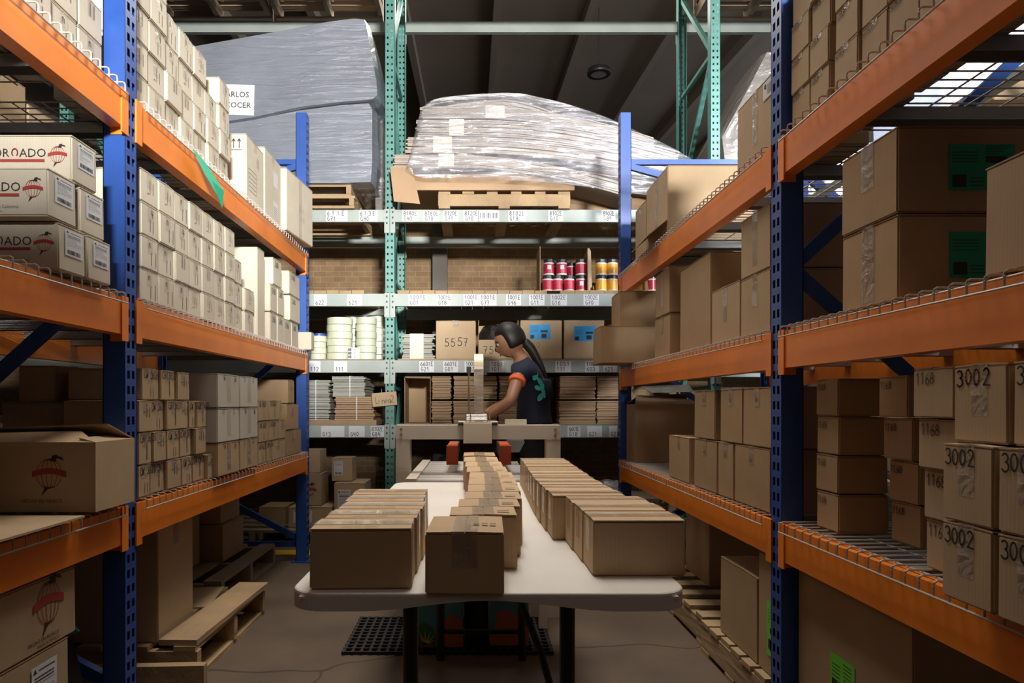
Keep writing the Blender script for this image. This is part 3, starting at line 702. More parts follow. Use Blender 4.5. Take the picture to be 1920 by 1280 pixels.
def shipping(mb, fr, x0, x1, y0, y1, mw_=0, mi=1, seed=1):
    rect(mb, fr, x0, x1, y0, y1, mw_, .0012); w, h = x1-x0, y1-y0; rn = random.Random(seed)
    o, u, v, nn = fr[:4]
    mb.poly([o+u*a+v*c+nn*.0018 for a, c in ((x0+.05*w, y1-.12*h), (x0+.2*w, y1-.12*h), (x0+.13*w, y1-.04*h))], mi)
    draw(mb, fr, [[(x0+.28*w, y1-.09*h), (x0+.9*w, y1-.09*h)]], h*.018, mi, .0018)
    for k in range(9):
        y = y1-(.2+.055*k)*h; xx = x0+.12*w
        while xx < x0+.85*w:
            l = rn.uniform(.04, .12)*w; draw(mb, fr, [[(xx, y), (min(xx+l, x0+.88*w), y)]], h*(.02 if k < 2 else .009), mi, .0018); xx += l+.03*w
            if k > 2 and rn.random() < .12: break
    xx = x0+.12*w
    while xx < x1-.14*w:
        q = rn.choice((.008, .014, .022))*w; rect(mb, fr, xx, xx+q, y0+.08*h, y0+.24*h, mi, .0018); xx += q+rn.choice((.01, .02))*w
def printed(o, w, d, h, name=True, lab=True, lz=(.35, .9)):
    mb = MB(); fr = face_frame('-y', w, d, h)
    if name:
        s = .025; xr = w-.112
        font_mesh(mb, fr, 'TOR', xr-.131, h*.50, s*1.35, 1); font_mesh(mb, fr, 'ADO', xr-.035, h*.50, s*1.35, 1)
        draw(mb, fr, [el(xr-.0475, h*.5+.012, .008, .011, -50, 230, 10)], .0035, 0)
        rect(mb, fr, xr-.13, xr+.036, h*.50-.014, h*.50-.006, 0, .0012)
        logo(mb, fr, w-.040, h*.55, .020)
        font_mesh(mb, fr, 'Camisa Attila Columna', w-.19, h*.16, .012, 2); font_mesh(mb, fr, 'www.campe.com', w-.19, h*.07, .010, 2)
    link('printed_logo', mb.mesh('printed_logo', ['red', 'ink', 'inkf']), o)
    if lab:
        mb = MB(); fr = face_frame('+x', w, d, h); shipping(mb, fr, d*.22, d*.88, h*lz[0], h*lz[1], seed=int(h*1e4))
        link('label', mb.mesh('label', ['paper', 'ink']), o)
z0 = 1.432+DT; hb = .1305
for (ya, yb, r, xf, nm) in ((1.855,1.985,0,1.118,'bottom of the nearer pair'),(1.806,1.94,1,1.116,'top of the nearer pair'),(1.995,2.125,0,1.118,'bottom of the farther three'),(1.965,2.095,1,1.122,'middle of the farther three'),(1.92,2.05,2,1.120,'topmost of the farther three')):
    dpt = .40
    if nm == 'top of the nearer pair': yb = 1.9365
    if r == 0 and ya > 1.99: pass
    lboxy('pale carton, red balloon print and white sticker, left middle shelf, %s' % nm, ya if not (r == 1 and ya > 1.95) else 1.965, yb, z0+r*hb, z0+(r+1)*hb, xf, dpt, 'pale', tape=None, paper=lambda o, w, d, h: printed(o, w, d, h), group='red printed cartons by the near left post')
# near bay, lowest shelf: opened carton on a cardboard sheet
z0 = .747+DT
mb = MB(); mb.box(-.32, .3, -.9, .40, 0, .006); o = link('cardboard_sheet', mb.mesh('cardboard_sheet', ['kraft2']), None, (-1.40, 1.55, z0)); tag(o, 'flat brown cardboard sheet under the open carton, left rack lowest shelf', 'cardboard')
T = thing('open_carton', 'battered open-topped brown carton with faint balloon print, on left lowest shelf', 'box', (-1.33, 2.12, z0+.0065))
w, d, h = .46, .23, .20
mb = MB(); t = .004
mb.box(-w/2, w/2, -d/2, d/2, 0, t); mb.box(-w/2, w/2, -d/2, -d/2+t, t, h); mb.box(-w/2, w/2, d/2-t, d/2, t, h); mb.box(-w/2, -w/2+t, -d/2+t, d/2-t, t, h); mb.box(w/2-t, w/2, -d/2+t, d/2-t, t, h)
part('carton_body', mb, ['kraft2'], T)
for (P_) in ([(-w/2,-d/2,h),(w/2,-d/2,h),(w/2-.12,.02,h+.028),(-w/2,.0,h+.02)], [(-w/2,d/2,h),(w/2,d/2,h),(w/2-.03,.01,h+.05),(-w/2,.02,h+.035)], [(w/2,-d/2,h),(w/2,d/2,h),(w/2-.06,d/2-.02,h+.012),(w/2-.06,-d/2+.02,h+.012)]):
    mb = MB(); a, b_, c, dd = [Vector(p) for p in P_]; up = Vector((0,0,.004)); mb.hexa([a, b_, c, dd, a+up, b_+up, c+up, dd+up]); part('flap', mb, ['kraft2'], T)
mb = MB(); fr = face_frame('-y', w, d, h); logo(mb, fr, w-.135, .112, .037); font_mesh(mb, fr, 'HECHO EN MEXICO', w-.215, .028, .013, 1); link('printed_logo', mb.mesh('printed_logo', ['red', 'ink']), T)
# floor level of the near bay
pallet('dark wooden pallet on the floor under the left rack nearest the camera', -2.1, -1.17, .9, 2.06, .0, 'y', 'wood2')
def lowlogo(o, w, d, h):
    mb = MB(); fr = face_frame('+x', w, d, h); logo(mb, fr, d-.13, h*.62, .050); font_mesh(mb, fr, 'HECHO EN MEXICO', d-.22, h*.12, .015, 1); font_mesh(mb, fr, 'MADE IN MEXICO', d-.18, h*.05, .012, 1)
    link('printed_logo', mb.mesh('printed_logo', ['red', 'ink']), o)
def lowlab(o, w, d, h):
    mb = MB(); fr = face_frame('+x', w, d, h); shipping(mb, fr, d-.17, d-.06, h*.30, h*.88, seed=5); link('label', mb.mesh('label', ['paper', 'ink']), o)
lboxy('brown carton with red balloon print beneath the lowest orange beam, far left', 1.42, 2.02, .42, .615, 1.165, .5, 'kraft2', tape=None, paper=lowlogo)
lboxy('carton with white shipping sticker at the bottom left, under the balloon carton', 1.36, 1.985, .1405, .4195, 1.165, .5, 'kraft2', tape=None, paper=lowlab)
mb = MB(); mb.hexa([(-.14,-.05,0),(.14,-.05,0),(.15,.05,0),(-.14,.05,0),(-.1,-.045,.36),(.05,-.045,.36),(.06,.045,.36),(-.1,.045,.36)]); o = link('black_bag', mb.mesh('black_bag', ['dark'])); o.location = (-1.33, 2.13, .0); tag(o, 'black bag standing on the floor behind the near left blue post', 'bag')
mb = MB(); a = [(-.045,-.02,0),(.02,-.03,.02),(.05,.0,-.03),(.01,.02,-.05)]; mb.hexa([*a, *[(p[0], p[1]+.004, p[2]+.004) for p in a]]); o = link('plastic_scrap', mb.mesh('plastic_scrap', ['greenp']), None, (-1.27, 2.13, .41)); tag(o, 'scrap of green plastic sticking out of the black bag, lower left', 'plastic')

# green plastic sheet hanging over the top left beam
mb = MB(); pts = [(0,3.035,.025),(0,2.94,.01),(.012,3.0,-.09),(.03,3.10,-.175),(.02,3.20,-.15)]
P2 = [(DL(350,XL), 2.105), (DL(372,XL), 2.085), (DL(398,XL), 2.015), (DL(401,XL), 1.945), (DL(385,XL), 1.975), (DL(365,XL), 2.02)]
fx = [.022, .03, .05, .035, .05, .045]
c = (sum(p[0] for p in P2)/6, sum(p[1] for p in P2)/6)
for i in range(6):
    j = (i+1) % 6; mb.poly([(0+.04, 0, 0), (fx[i]-.0, P2[i][0]-c[0], P2[i][1]-c[1]), (fx[j], P2[j][0]-c[0], P2[j][1]-c[1])])
o = link('plastic_sheet', mb.mesh('plastic_sheet', ['greenp']), None, (-XL, c[0], c[1])); tag(o, 'crumpled green plastic sheet hanging over the left rack top beam', 'plastic')
m_ = o.modifiers.new('thickness', 'SOLIDIFY'); m_.thickness = .0015

# far bay, floor: pallets and tall cartons
pallet('wooden pallet with a wide top board, floor under the left rack, nearer of two', -2.1, -1.075, 2.68, 3.56, 0, 'y', 'wood', nb=6)
mb = MB(); mb.bar((0,-.01,0), (.02,.86,0), .15, .022); o = link('loose_board', mb.mesh('loose_board', ['wood']), None, (-1.155, 2.70, .152)); tag(o, 'loose wide wooden board lying along the edge of the nearer left pallet', 'board')
mb = MB(); mb.box(-.5, .0, -.02, .02, 0, .10); o = link('timber_block', mb.mesh('timber_block', ['wood']), None, (-1.015, 2.61, 0), math.radians(3)); tag(o, 'square timber lying across the floor before the nearer left pallet', 'timber')
box('tall dull brown carton standing on the nearer left pallet', -1.62, -1.245, 2.72, 3.06, .1405, .46, 'kraft2', 'x', tape=.05, drop=.1)
pallet('flat wooden pallet under the left rack, farther of two', -2.35, -1.34, 3.67, 4.66, 0, 'y', 'wood2', nb=6)
box('dark brown carton on the farther left pallet, taller one near the camera', -1.95, -1.62, 3.74, 4.08, .1405, .42, 'kraft', 'x')
box('dark brown carton on the farther left pallet, bottom of the far stack', -1.86, -1.50, 4.12, 4.5, .1405, .22, 'kraft', 'x')
box('dark brown carton on the farther left pallet, top of the far stack', -1.84, -1.52, 4.14, 4.48, .3605, .20, 'kraft', 'x')
mb = MB(); mb.box(-.15, .15, -.18, .18, 0, .006); o = link('cardboard_sheet', mb.mesh('cardboard_sheet', ['kraft2']), None, (-1.40, 3.34, .1405), .15); tag(o, 'small brown cardboard sheet lying on the nearer left pallet', 'cardboard')

# ================================================================ RIGHT RACK stock
def rboxy(label, y0, y1, z0, z1, xf, depth=.26, m='kraft', **k):
    return box(label, xf, xf+depth, y0+.0012, y1-.0012, z0, z1-z0-.0006, m, **k)
mr = [[('-x', 'SO83', .04, .78, .018, .002, 1)], [('-x', 'SO83', .05, .76, .019, .002, 1)], [('-x', '1083', .04, .75, .018, .002, 1)]]
z0 = 1.954+DT; zl = [z0, z0+.112, z0+.224, z0+.336, z0+.448]
ys = [1.235, 1.355, 1.475, 1.595, 1.718, 1.84, 1.962]
GR = 'numbered cartons on the right rack top shelf'
rows('top', ys, zl, 1.032, .006, m='kraft2', depth=.25, side='right', mark=mr, drop=.02, tape=.03, grp=GR, first='camera')
rows('top', [1.995, 2.113, 2.238], zl, 1.032, .008, m='kraft2', depth=.25, side='right', mark=mr, drop=.02, tape=.03, grp='numbered cartons beside the near right post', first='near blue post', rev=True)
def rtag(o, w, d, h):
    mb = MB(); fr = face_frame('-x', w, d, h); rect(mb, fr, d-.10, d-.01, h-.075, h-.012, 0, .0012)
    draw(mb, fr, [el(d-.08, h-.03, .006, .006)], .004, 1, .002)
    for k in range(6): draw(mb, fr, [[(d-.065, h-.03-.006*k), (d-.02, h-.03-.006*k)]], .002, 1, .002)
    link('label', mb.mesh('label', ['paper', 'ink']), o)
rboxy('brown carton with small white sticker, right rack top shelf past the near post', 2.345, 2.69, z0, z0+.262, 1.032, .32, 'kraft2', paper=rtag, drop=.2)
o = rboxy('big brown carton with a hanging flap and bright near end, right top shelf', 3.71, 4.17, z0, z0+.405, 1.05, .46, 'kraft2', tape=.05, drop=.3)
mb = MB(); P_ = [Vector(p) for p in ((-.23,-.22,.11),(-.23,.2,.11),(-.33,.18,.02),(-.33,-.2,.03))]; up = Vector((0,0,.004)); mb.hexa([*P_, *[p+up for p in P_]]); link('flap', mb.mesh('flap', ['kraft2']), o)
rboxy('brown carton with green scribbles, right top shelf beside the far post', 4.185, 4.46, z0, z0+.36, 1.052, .4, 'kraft2', tape=.05)
# middle shelf, far bay
z0 = 1.322+DT; g = 'brown cartons on the right rack middle shelf'
rboxy('brown carton on right middle shelf past the near post, upper of two', 2.40, 2.668, z0+.226, z0+.455, 1.038, .42, 'kraft2', drop=.2)
rboxy('brown carton on right middle shelf past the near post, lower of two', 2.40, 2.668, z0, z0+.2255, 1.038, .42, 'kraft2', drop=.12)
rboxy('single low brown carton, right middle shelf, second from the near post', 2.68, 3.0, z0, z0+.235, 1.04, .4, 'kraft2', drop=.15)
rboxy('tall plain brown carton with a level tape band, centre of right middle shelf', 3.01, 3.46, z0, z0+.418, 1.04, .42, 'kraft', tape=None)
rboxy('upper brown carton of the narrow pair, right middle shelf', 3.64, 3.93, z0+.231, z0+.478, 1.04, .2, 'kraft', drop=.2)
rboxy('lower brown carton of the narrow pair, right middle shelf', 3.64, 3.95, z0, z0+.2305, 1.042, .2, 'kraft', drop=.1)
box('plain brown carton jutting into the aisle at the far right post', .794, 1.23, 4.275, 4.55, z0, .235, 'kraft', 'x', tape=None)
box('smaller brown carton sitting on the one jutting into the aisle', .925, 1.20, 4.33, 4.60, z0+.2355, .225, 'kraft', 'x', tape=None)
# lowest shelf, far bay
z0 = .691+DT; zm = z0+.224; zt = z0+.440; g = 'brown cartons on the right rack lowest shelf'
for (n, ya, yb, za, zb) in (('lower row, against the near post', 2.365, 2.69, z0, zm), ('lower row, second from the near post', 2.70, 2.87, z0, zm), ('lower row, third from the near post', 2.885, 3.185, z0, zm), ('lower row, last one, top slightly open', 3.25, 3.59, z0, zm-.004),
        ('upper row, against the near post', 2.35, 2.605, zm, zt), ('upper row, second from the near post', 2.61, 2.845, zm, zt), ('upper row, third from the near post', 2.91, 3.18, zm, zt)):
    rboxy('brown carton on right lowest shelf, %s' % n, ya, yb, za, zb, 1.022, .34, 'kraft', group=g, tape=.045, drop=.07)
T = thing('open_carton', 'large brown carton with papers sticking out, right lowest shelf by far post', 'box', (1.26, 4.58, z0)); w, d, h, t = .42, .25, .375, .004
mb = MB(); mb.box(-w/2, w/2, -d/2, d/2, 0, t); mb.box(-w/2, w/2, -d/2, -d/2+t, t, h); mb.box(-w/2, w/2, d/2-t, d/2, t, h); mb.box(-w/2, -w/2+t, -d/2+t, d/2-t, t, h); mb.box(w/2-t, w/2, -d/2+t, d/2-t, t, h); part('carton_body', mb, ['kraft'], T)
for i, P_ in enumerate(([(-w/2,-d/2,h),(w/2,-d/2,h),(w/2-.03,-.02,h+.03),(-w/2+.03,-.02,h+.06)], [(-w/2,d/2,h),(w/2,d/2,h),(w/2-.05,.0,h+.07),(-w/2+.04,.0,h+.05)])):
    mb = MB(); q = [Vector(p) for p in P_]; mb.hexa([*q, *[p+Vector((0,0,.004)) for p in q]]); part('flap', mb, ['kraft2'], T)
mb = MB(); q = [Vector(p) for p in ((-.1,-.1,h+.075),(.18,-.1,h+.08),(.2,.08,h+.13),(-.12,.08,h+.12))]; mb.hexa([*q, *[p+Vector((0,0,.003)) for p in q]]); link('paper_sheet', mb.mesh('paper_sheet', ['band']), T)
# near bay, middle shelf
z0 = 1.322+DT
def teal(o, w, d, h):
    mb = MB(); fr = face_frame('-y', w, d, h); x0, x1, y0, y1 = .125, .285, h*.25, h*.78
    rect(mb, fr, x0, x1, y0, y1, 0, .0012); rect(mb, fr, x0+.008, x0+.042, y0+.008, y0+.038, 1, .002); rect(mb, fr, x0+.09, x0+.14, y1-.045, y1-.03, 1, .002)
    for k in range(4): draw(mb, fr, [[(x0+.008, y1-.02-.008*k), (x0+.07, y1-.02-.008*k)]], .0016, 1, .002); draw(mb, fr, [[(x0+.09, y1-.006-.006*k), (x0+.15-.01*k, y1-.006-.006*k)]], .0016, 1, .002)
    for k in range(3): draw(mb, fr, [[(x0+.05, y0+.012+.009*k), (x0+.085, y0+.012+.009*k)]], .0022, 1, .002)
    link('label', mb.mesh('label', ['teal', 'ink']), o)
rboxy('big brown carton with a green label, right middle shelf, top of two', 1.67, 1.925, z0+.212, z0+.425, 1.03, .62, 'kraft', seam='y' if 0 else 'x', tape=.055, drop=.12, paper=teal)
rboxy('big brown carton with a green label, right middle shelf, bottom of two', 1.67, 1.925, z0, z0+.2115, 1.032, .60, 'kraft', tape=.055, drop=.2, paper=teal)
rboxy('plain brown carton nearest the camera on the right rack middle shelf', 1.10, 1.385, z0, z0+.222, 1.028, .4, 'kraft2', tape=None)
# near bay, lowest shelf
z0 = .691+DT
m1 = [[('-x', '1168', .06, .68, .020, .0022, 0)]]
for r, yo in enumerate((0, .004, -.002, .003)):
    rboxy('small brown carton numbered 1168, right lowest shelf, %s of the far single stack' % ORD[r], 2.01+yo, 2.14+yo, z0+r*.114, z0+(r+1)*.114, 1.068, .148, 'kraft', mark=m1[0], tape=None, group='far stack of cartons numbered 1168')
    rboxy('small brown carton numbered 1168, right lowest shelf, %s of the middle stack' % ORD[r], 1.785, 1.915, z0+r*.114, z0+(r+1)*.114, 1.163-[0, .006, .022, .035][r], .148, 'kraft', mark=m1[0], tape=None, group='middle stack of cartons numbered 1168')
    rboxy('small brown carton numbered 1168, right lowest shelf, %s of the stack behind 3002' % ORD[r], 1.462, 1.60, z0+r*.1155, z0+(r+1)*.1155, 1.052-[0, .005, .018, .03][r], .148, 'kraft2', mark=[('-x', '1168', .08, .66, .025, .0022, 0)], tape=None, group='stack of 1168 cartons behind the 3002 cartons')
m3 = [('-x', '3002', .08, .72, .031, .0036, 0)]
for r in range(3):
    xf = [.929, .930, .957][r]
    mm = m3 if r < 2 else [('-x', '3', .08, .72, .031, .0038, 0), ('-x', '00', .24, .72, .031, .0038, 2), ('-x', '2', .57, .73, .031, .0038, 0)]
    rboxy('brown carton marked 3002 in black marker, right lowest shelf, %s of three' % ['bottom', 'middle', 'top'][r], 1.230, 1.366 if r < 2 else 1.372, z0+r*.152, z0+(r+1)*.152, xf, .20, 'kraft2', mark=mm, tape=.042, drop=.10, group='3002 cartons in the first column')
    rboxy('brown carton marked 3002 cut by the right picture edge, %s of three' % ['bottom', 'middle', 'top'][r], 1.085, 1.222, z0+r*.152, z0+(r+1)*.152, xf, .20, 'kraft2', mark=m3, tape=.042, drop=.10, group='3002 cartons at the picture edge')
# floor, right
def limelab(o, w, d, h, x0=.30, x1=.44, y0=.13, y1=.31):
    mb = MB(); fr = face_frame('-x', w, d, h); rect(mb, fr, x0, x1, y0, y1, 0, .0015); W_, H_ = x1-x0, y1-y0
    rect(mb, fr, x0+.01, x0+.038, y0+.025, y0+.06, 1, .0022); rect(mb, fr, x0+W_*.55, x0+W_*.95, y0+H_*.42, y0+H_*.52, 1, .0022); rect(mb, fr, x0+W_*.6, x0+W_*.92, y0+.02, y0+.055, 1, .0022)
    for k in range(5): draw(mb, fr, [[(x0+.01, y1-.03-.011*k), (x0+W_*.42, y1-.03-.011*k)]], .002, 1, .0022); draw(mb, fr, [[(x0+W_*.55, y1-.015-.011*k), (x0+W_*.9, y1-.015-.011*k)]], .0018, 1, .0022)
    link('label', mb.mesh('label', ['lime', 'ink']), o)
rboxy('huge brown carton with a lime green label under the right rack', 1.655, 2.245, .02, .555, 1.06, .62, 'kraft', tape=None, paper=lambda o, w, d, h: limelab(o, w, d, h, .205, .335, .20, .335))
mb = MB(); mb.box(-.3, .3, -.28, .28, 0, .0195); o = link('plywood_sheet', mb.mesh('plywood_sheet', ['wood2']), None, (1.38, 1.95, 0)); tag(o, 'thin plywood sheet under the huge carton on the floor at the right', 'board')
pallet('worn wooden pallet on the floor under the right rack, nearer of two', 1.0, 1.94, 2.36, 3.02, 0, 'x', 'wood', nb=6)
pallet('worn wooden pallet on the floor under the right rack, farther of two', 1.02, 2.04, 3.05, 4.05, 0, 'x', 'wood', nb=6)
def limeside(o, w, d, h):
    mb = MB(); fr = face_frame('-x', w, d, h); rect(mb, fr, d-.075, d-.004, .12, .31, 0, .0015); rect(mb, fr, d-.06, d-.02, .26, .295, 1, .0022); rect(mb, fr, d-.06, d-.02, .13, .17, 1, .0022); link('label', mb.mesh('label', ['lime', 'ink']), o)
rboxy('tall brown carton with a lime label edge, on the nearer right pallet', 2.36, 2.485, .1405, .56, 1.03, .3, 'kraft', tape=None, paper=lambda o, w, d, h: limelab(o, w, d, h, .078, .12, .07, .26))
rboxy('brown open-topped carton on the nearer right pallet beside the taller one', 2.492, 2.87, .1405, .455, 1.03, .4, 'kraft', tape=None)
rboxy('dark brown carton deep on the farther right pallet, left one', 3.55, 3.95, .1405, .52, 1.22, .30, 'kraft', tape=None)
rboxy('dark brown carton deep on the farther right pallet, right one', 3.50, 3.90, .1405, .56, 1.54, .38, 'kraft', tape=None)

# ================================================================ the long table
TZ = .728; TX0, TX1, TY0, TY1 = -.352, .412, 1.297, 3.14
T = thing('folding_table', 'long white plastic folding table with rounded corners and black legs', 'table', (.03, 2.2, 0))
def rrect(x0, x1, y0, y1, r, n=8):
    pts = []
    for cx, cy, a in ((x1-r, y0+r, -90), (x1-r, y1-r, 0), (x0+r, y1-r, 90), (x0+r, y0+r, 180)):
        for i in range(n+1): an = math.radians(a+90*i/n); pts.append((cx+r*math.cos(an), cy+r*math.sin(an)))
    return pts
def ext(pts, z0, z1, mb, m=0, zf=None):
    n = len(mb.v); k = len(pts)
    mb.v += [(x, y, zf(x, y) if zf else z0) for x, y in pts]+[(x, y, z1) for x, y in pts]
    mb.f.append(tuple(n+i for i in range(k-1, -1, -1))); mb.m.append(m); mb.f.append(tuple(n+k+i for i in range(k))); mb.m.append(m)
    for i in range(k): j = (i+1) % k; mb.f.append((n+i, n+j, n+k+j, n+k+i)); mb.m.append(m)
def dens(pts, st=.02):
    out = []
    for i in range(len(pts)):
        a, b_ = Vector(pts[i]), Vector(pts[(i+1) % len(pts)]); L = (b_-a).length; n = max(1, int(L/st))
        for k in range(n): q = a+(b_-a)*k/n; out.append((q.x, q.y))
    return out
ox, oy = .03, 2.2
P0 = dens(rrect(TX0-ox, TX1-ox, TY0-oy, TY1-oy, .065)); P1 = [(x*.992, y*.9965) for x, y in P0]
def rim(x, y):
    if abs(y) > .85 and abs(x) < .25: t = .5+.5*math.cos(math.pi*x/.25); return TZ-.034+.020*t
    return TZ-.034
mb = MB(); n = len(P0)
zs = [(P0, lambda x, y: rim(x, y)), (P0, lambda x, y: TZ-.006), ([(x*.998, y*.999) for x, y in P0], lambda x, y: TZ-.002), (P1, lambda x, y: TZ)]
for pts, zf in zs: mb.v += [(x, y, zf(x, y)) for x, y in pts]
for l in range(3):
    for i in range(n): j = (i+1) % n; mb.f.append((l*n+i, l*n+j, (l+1)*n+j, (l+1)*n+i)); mb.m.append(0)
mb.f.append(tuple(3*n+i for i in range(n))); mb.m.append(0)
mb.box(-.36, .36, -.895, .895, TZ-.013, TZ-.008)
part('tabletop', mb, ['table'], T)
for s, yy in ((0, 1.52-oy), (1, 2.92-oy)):
    for xx in (-.168, .178):
        mb = MB(); mb.tube([(xx, yy, TZ-.02), (xx, yy, .0)], .017, 12); part('leg', mb, ['black'], T)
    mb = MB(); mb.tube([(-.168, yy, .12), (.178, yy, .12)], .011, 10); part('crossbar', mb, ['black'], T)
    mb = MB(); mb.tube([(-.168, yy, .685), (.178, yy, .685)], .011, 10); part('crossbar', mb, ['black'], T)
    mb = MB(); e = .42 if s == 0 else -.42; mb.tube([(.03, yy+e, TZ-.02), (.13, yy+.1*(1 if s == 0 else -1), .5), (.158, yy, .4)], .009, 8); part('folding_strut', mb, ['black'], T)

# cartons on the table
z0 = TZ+.0005
def pr(w, d, h):
    return None
tl = [('+z', '--- -- ----', .30, .12, .010, .004, 1)]
yb = [1.322, 1.447, 1.573, 1.698, 1.823, 1.945]
for i in range(5):
    dx = [0, .002, .006, -.002, -.006][i]
    box('small sealed brown carton, %s in the left row on the table, counted from the camera' % NTH[i], -.316+dx, -.120+dx, yb[i], yb[i+1]-.003, z0, .120, 'kraft3', 'x', tape=.048, drop=.075, rz=math.radians([2.0, .6, -.4, .5, 0][i]), mark=tl, group='left row of cartons on the table', var=i)
yc = [1.283, 1.484, 1.610, 1.738, 1.885, 2.045, 2.225, 2.425, 2.63, 2.86, 3.12]
xl = [-.0875, -.052, -.036, -.023, -.016, -.014, -.013, -.024, -.032, -.040, -.045]
tc_ = [('+z', '- - -', .62, .35, .012, .012, 1)]
for i in range(11):
    L = (yc[i+1]-yc[i]-.004) if i < 10 else .22
    if i == 0: L = .185
    box('small sealed brown carton, %s in the winding middle row from the camera' % NTH[i], xl[i], xl[i]+.148, yc[i], yc[i]+L, z0+(.004 if i > 9 else 0), .120, 'kraft3', 'y', tape=.048, drop=(.07, .07) if i == 0 else (.004, .004), rz=math.radians([-1.5, -1, 0, 0, .5, .5, 0, -.5, -.5, 0, 0][i]) if i in (0,) else 0, mark=[('+z', '==', .72, .2, .02, .012, 1)] if i else tc_, group='middle row of cartons on the table', var=i)
y = 1.423; xs_ = [.248, .245, .241, .208, .203, .199, .198, .199, .201, .203, .205, .207, .208, .209]
for i in range(13):
    box('small sealed brown carton, %s in the right row on the table, counted from the camera' % NTH[i], xs_[i], xs_[i]+.192, y, y+.124, z0, .1185+.001*(i % 2), 'kraft3', 'x', tape=.045, drop=.075, rz=0, group='right row of cartons on the table', var=i)
    y += .1262

# ================================================================ carton sealing machine
MX0, MX1, MD = X(742, 3.5), X(1051, 3.5), 3.5
T = thing('carton_sealer', 'cream carton sealing machine with roller bed and red side blocks, behind the table', 'machine', (.03, 3.7, 0)); ox, oy = .03, 3.7
def P(name, mb, mats, **k): return part(name, mb, mats, T, **k)
for xa in (MX0, MX1-.072):
    mb = MB(); mb.box(xa-ox, xa+.072-ox, MD-oy, MD+.09-oy, .0, .925); P('column', mb, ['mach'])
mb = MB(); mb.box(MX0-ox, MX1-ox, MD-.004-oy, MD+.10-oy, .905, .977)
for xb_ in (MX0+.028, MX1-.028):
    for zz in (.928, .957): mb.lathe([(0, -.008), (.007, -.008), (.007, 0)], (xb_-ox, MD-.004-oy, zz), 12, 1, 'y')
P('crossbeam', mb, ['mach', 'steel'])
xa, xb_ = X(869, 3.42)-ox, X(922, 3.42)-ox
mb = MB(); mb.box(xa, xb_, MD-.10-oy, MD+.12-oy, .890, .990); mb.box(xa-.03, xb_+.035, MD-.02-oy, MD+.2-oy, .972, .994); P('sealing_head', mb, ['mach'])
mb = MB(); mb.box(xa-.027, xa-.001, MD-.06-oy, MD+.1-oy, .978, .990); mb.box(xb_+.001, xb_+.03, MD-.06-oy, MD+.1-oy, .978, .990); P('head_cover', mb, ['dark'])
mb = MB()
for zz, r in ((1.006, .004), (1.024, .007), (1.014, .003)): mb.tube([(xa+.01, MD-.03-oy+zz-1, zz), (xb_-.02, MD-.03-oy+zz-1, zz)], r, 10)
for xx in (xa+.012, xa+.035, xb_-.02, xb_-.008): mb.tube([(xx, MD-.03-oy, .994), (xx, MD-.03-oy, 1.034)], .003, 8)
P('tension_rods', mb, ['steel'])
xm = X(879, 3.6)-ox
mb = MB(); mb.tube([(xm, 3.6-oy, .99), (xm, 3.6-oy, 1.262)], .0045, 8); mb.tube([(xm, 3.6-oy, 1.262), (xm+.07, 3.6-oy, 1.262)], .006, 8); P('roll_mast', mb, ['steel'])
mb = MB(); mb.box(xm-.012, xm+.012, 3.585-oy, 3.62-oy, 1.245, 1.28); mb.box(xm+.075, xm+.095, 3.585-oy, 3.62-oy, 1.235, 1.285); P('roll_bracket', mb, ['dark'])
rc = (X(897.5, 3.6)-ox, 3.6-oy, 1.262)
mb = MB(); mb.lathe([(.04, -.024, 1), (.084, -.024, 1), (.085, -.023, 0), (.085, .023, 0), (.084, .024, 1), (.04, .024, 1), (.04, -.024, 1)], rc, 40, 0, 'x'); P('tape_roll', mb, ['rollm', 'roll'], smooth=False)
mb = MB(); mb.box(rc[0]-.0235, rc[0]+.0235, rc[1]-.086, rc[1]-.0852, .995, 1.262); P('tape_strip', mb, ['tape'])
for s in (-1, 1):
    xo = X(848, 3.62)-ox if s < 0 else X(947.5, 3.62)-ox
    mb = MB(); mb.box(xo-.031, xo+.031, 3.62-oy, 3.66-oy, .765, .865); P('side_drive_cover', mb, ['morange'])
    mb = MB(); mb.box(xo-.029, xo+.029, 3.661-oy, 4.15-oy, .80, .862); P('side_drive_arm', mb, ['dark'])
    mb = MB(); mb.box(xo-.025, xo+.025, 3.66-oy, 3.98-oy, .8625, .868); P('side_drive_top', mb, ['morange'])
# bed
for xa_, xb2 in ((MX0+.075, MX0+.125), (MX1-.125, MX1-.075)):
    mb = MB(); mb.box(xa_-ox, xb2-ox, 3.24-oy, 4.35-oy, .662, .732); P('side_rail', mb, ['mach'])
for k in range(9):
    mb = MB(); yy = 3.31+k*.118; mb.lathe([(0, -.295), (.019, -.295), (.019, .245), (0, .245)], (.0, yy-oy, .711), 24, 0, 'x'); P('roller', mb, ['rollr'], smooth=True)
mb = MB(); mb.box(-.30, .25, 3.27-oy, 4.32-oy, .60, .66); P('bed_plate', mb, ['dark'])
mb = MB(); pts = [(X(950, 4.0)-ox, .80), (X(975, 4.0)-ox, .80), (X(985, 4.0)-ox, .86), (X(980, 4.0)-ox, .90), (X(952, 4.0)-ox, .91)]
mb.poly([(a, 4.05-oy, c) for a, c in pts]); mb.poly([(a, 4.10-oy, c) for a, c in pts][::-1])
for i in range(5): j = (i+1) % 5; a, c = pts[i], pts[j]; mb.quad((a[0], 4.05-oy, a[1]), (a[0], 4.10-oy, a[1]), (c[0], 4.10-oy, c[1]), (c[0], 4.05-oy, c[1]))
P('side_guard', mb, ['dsteel'])
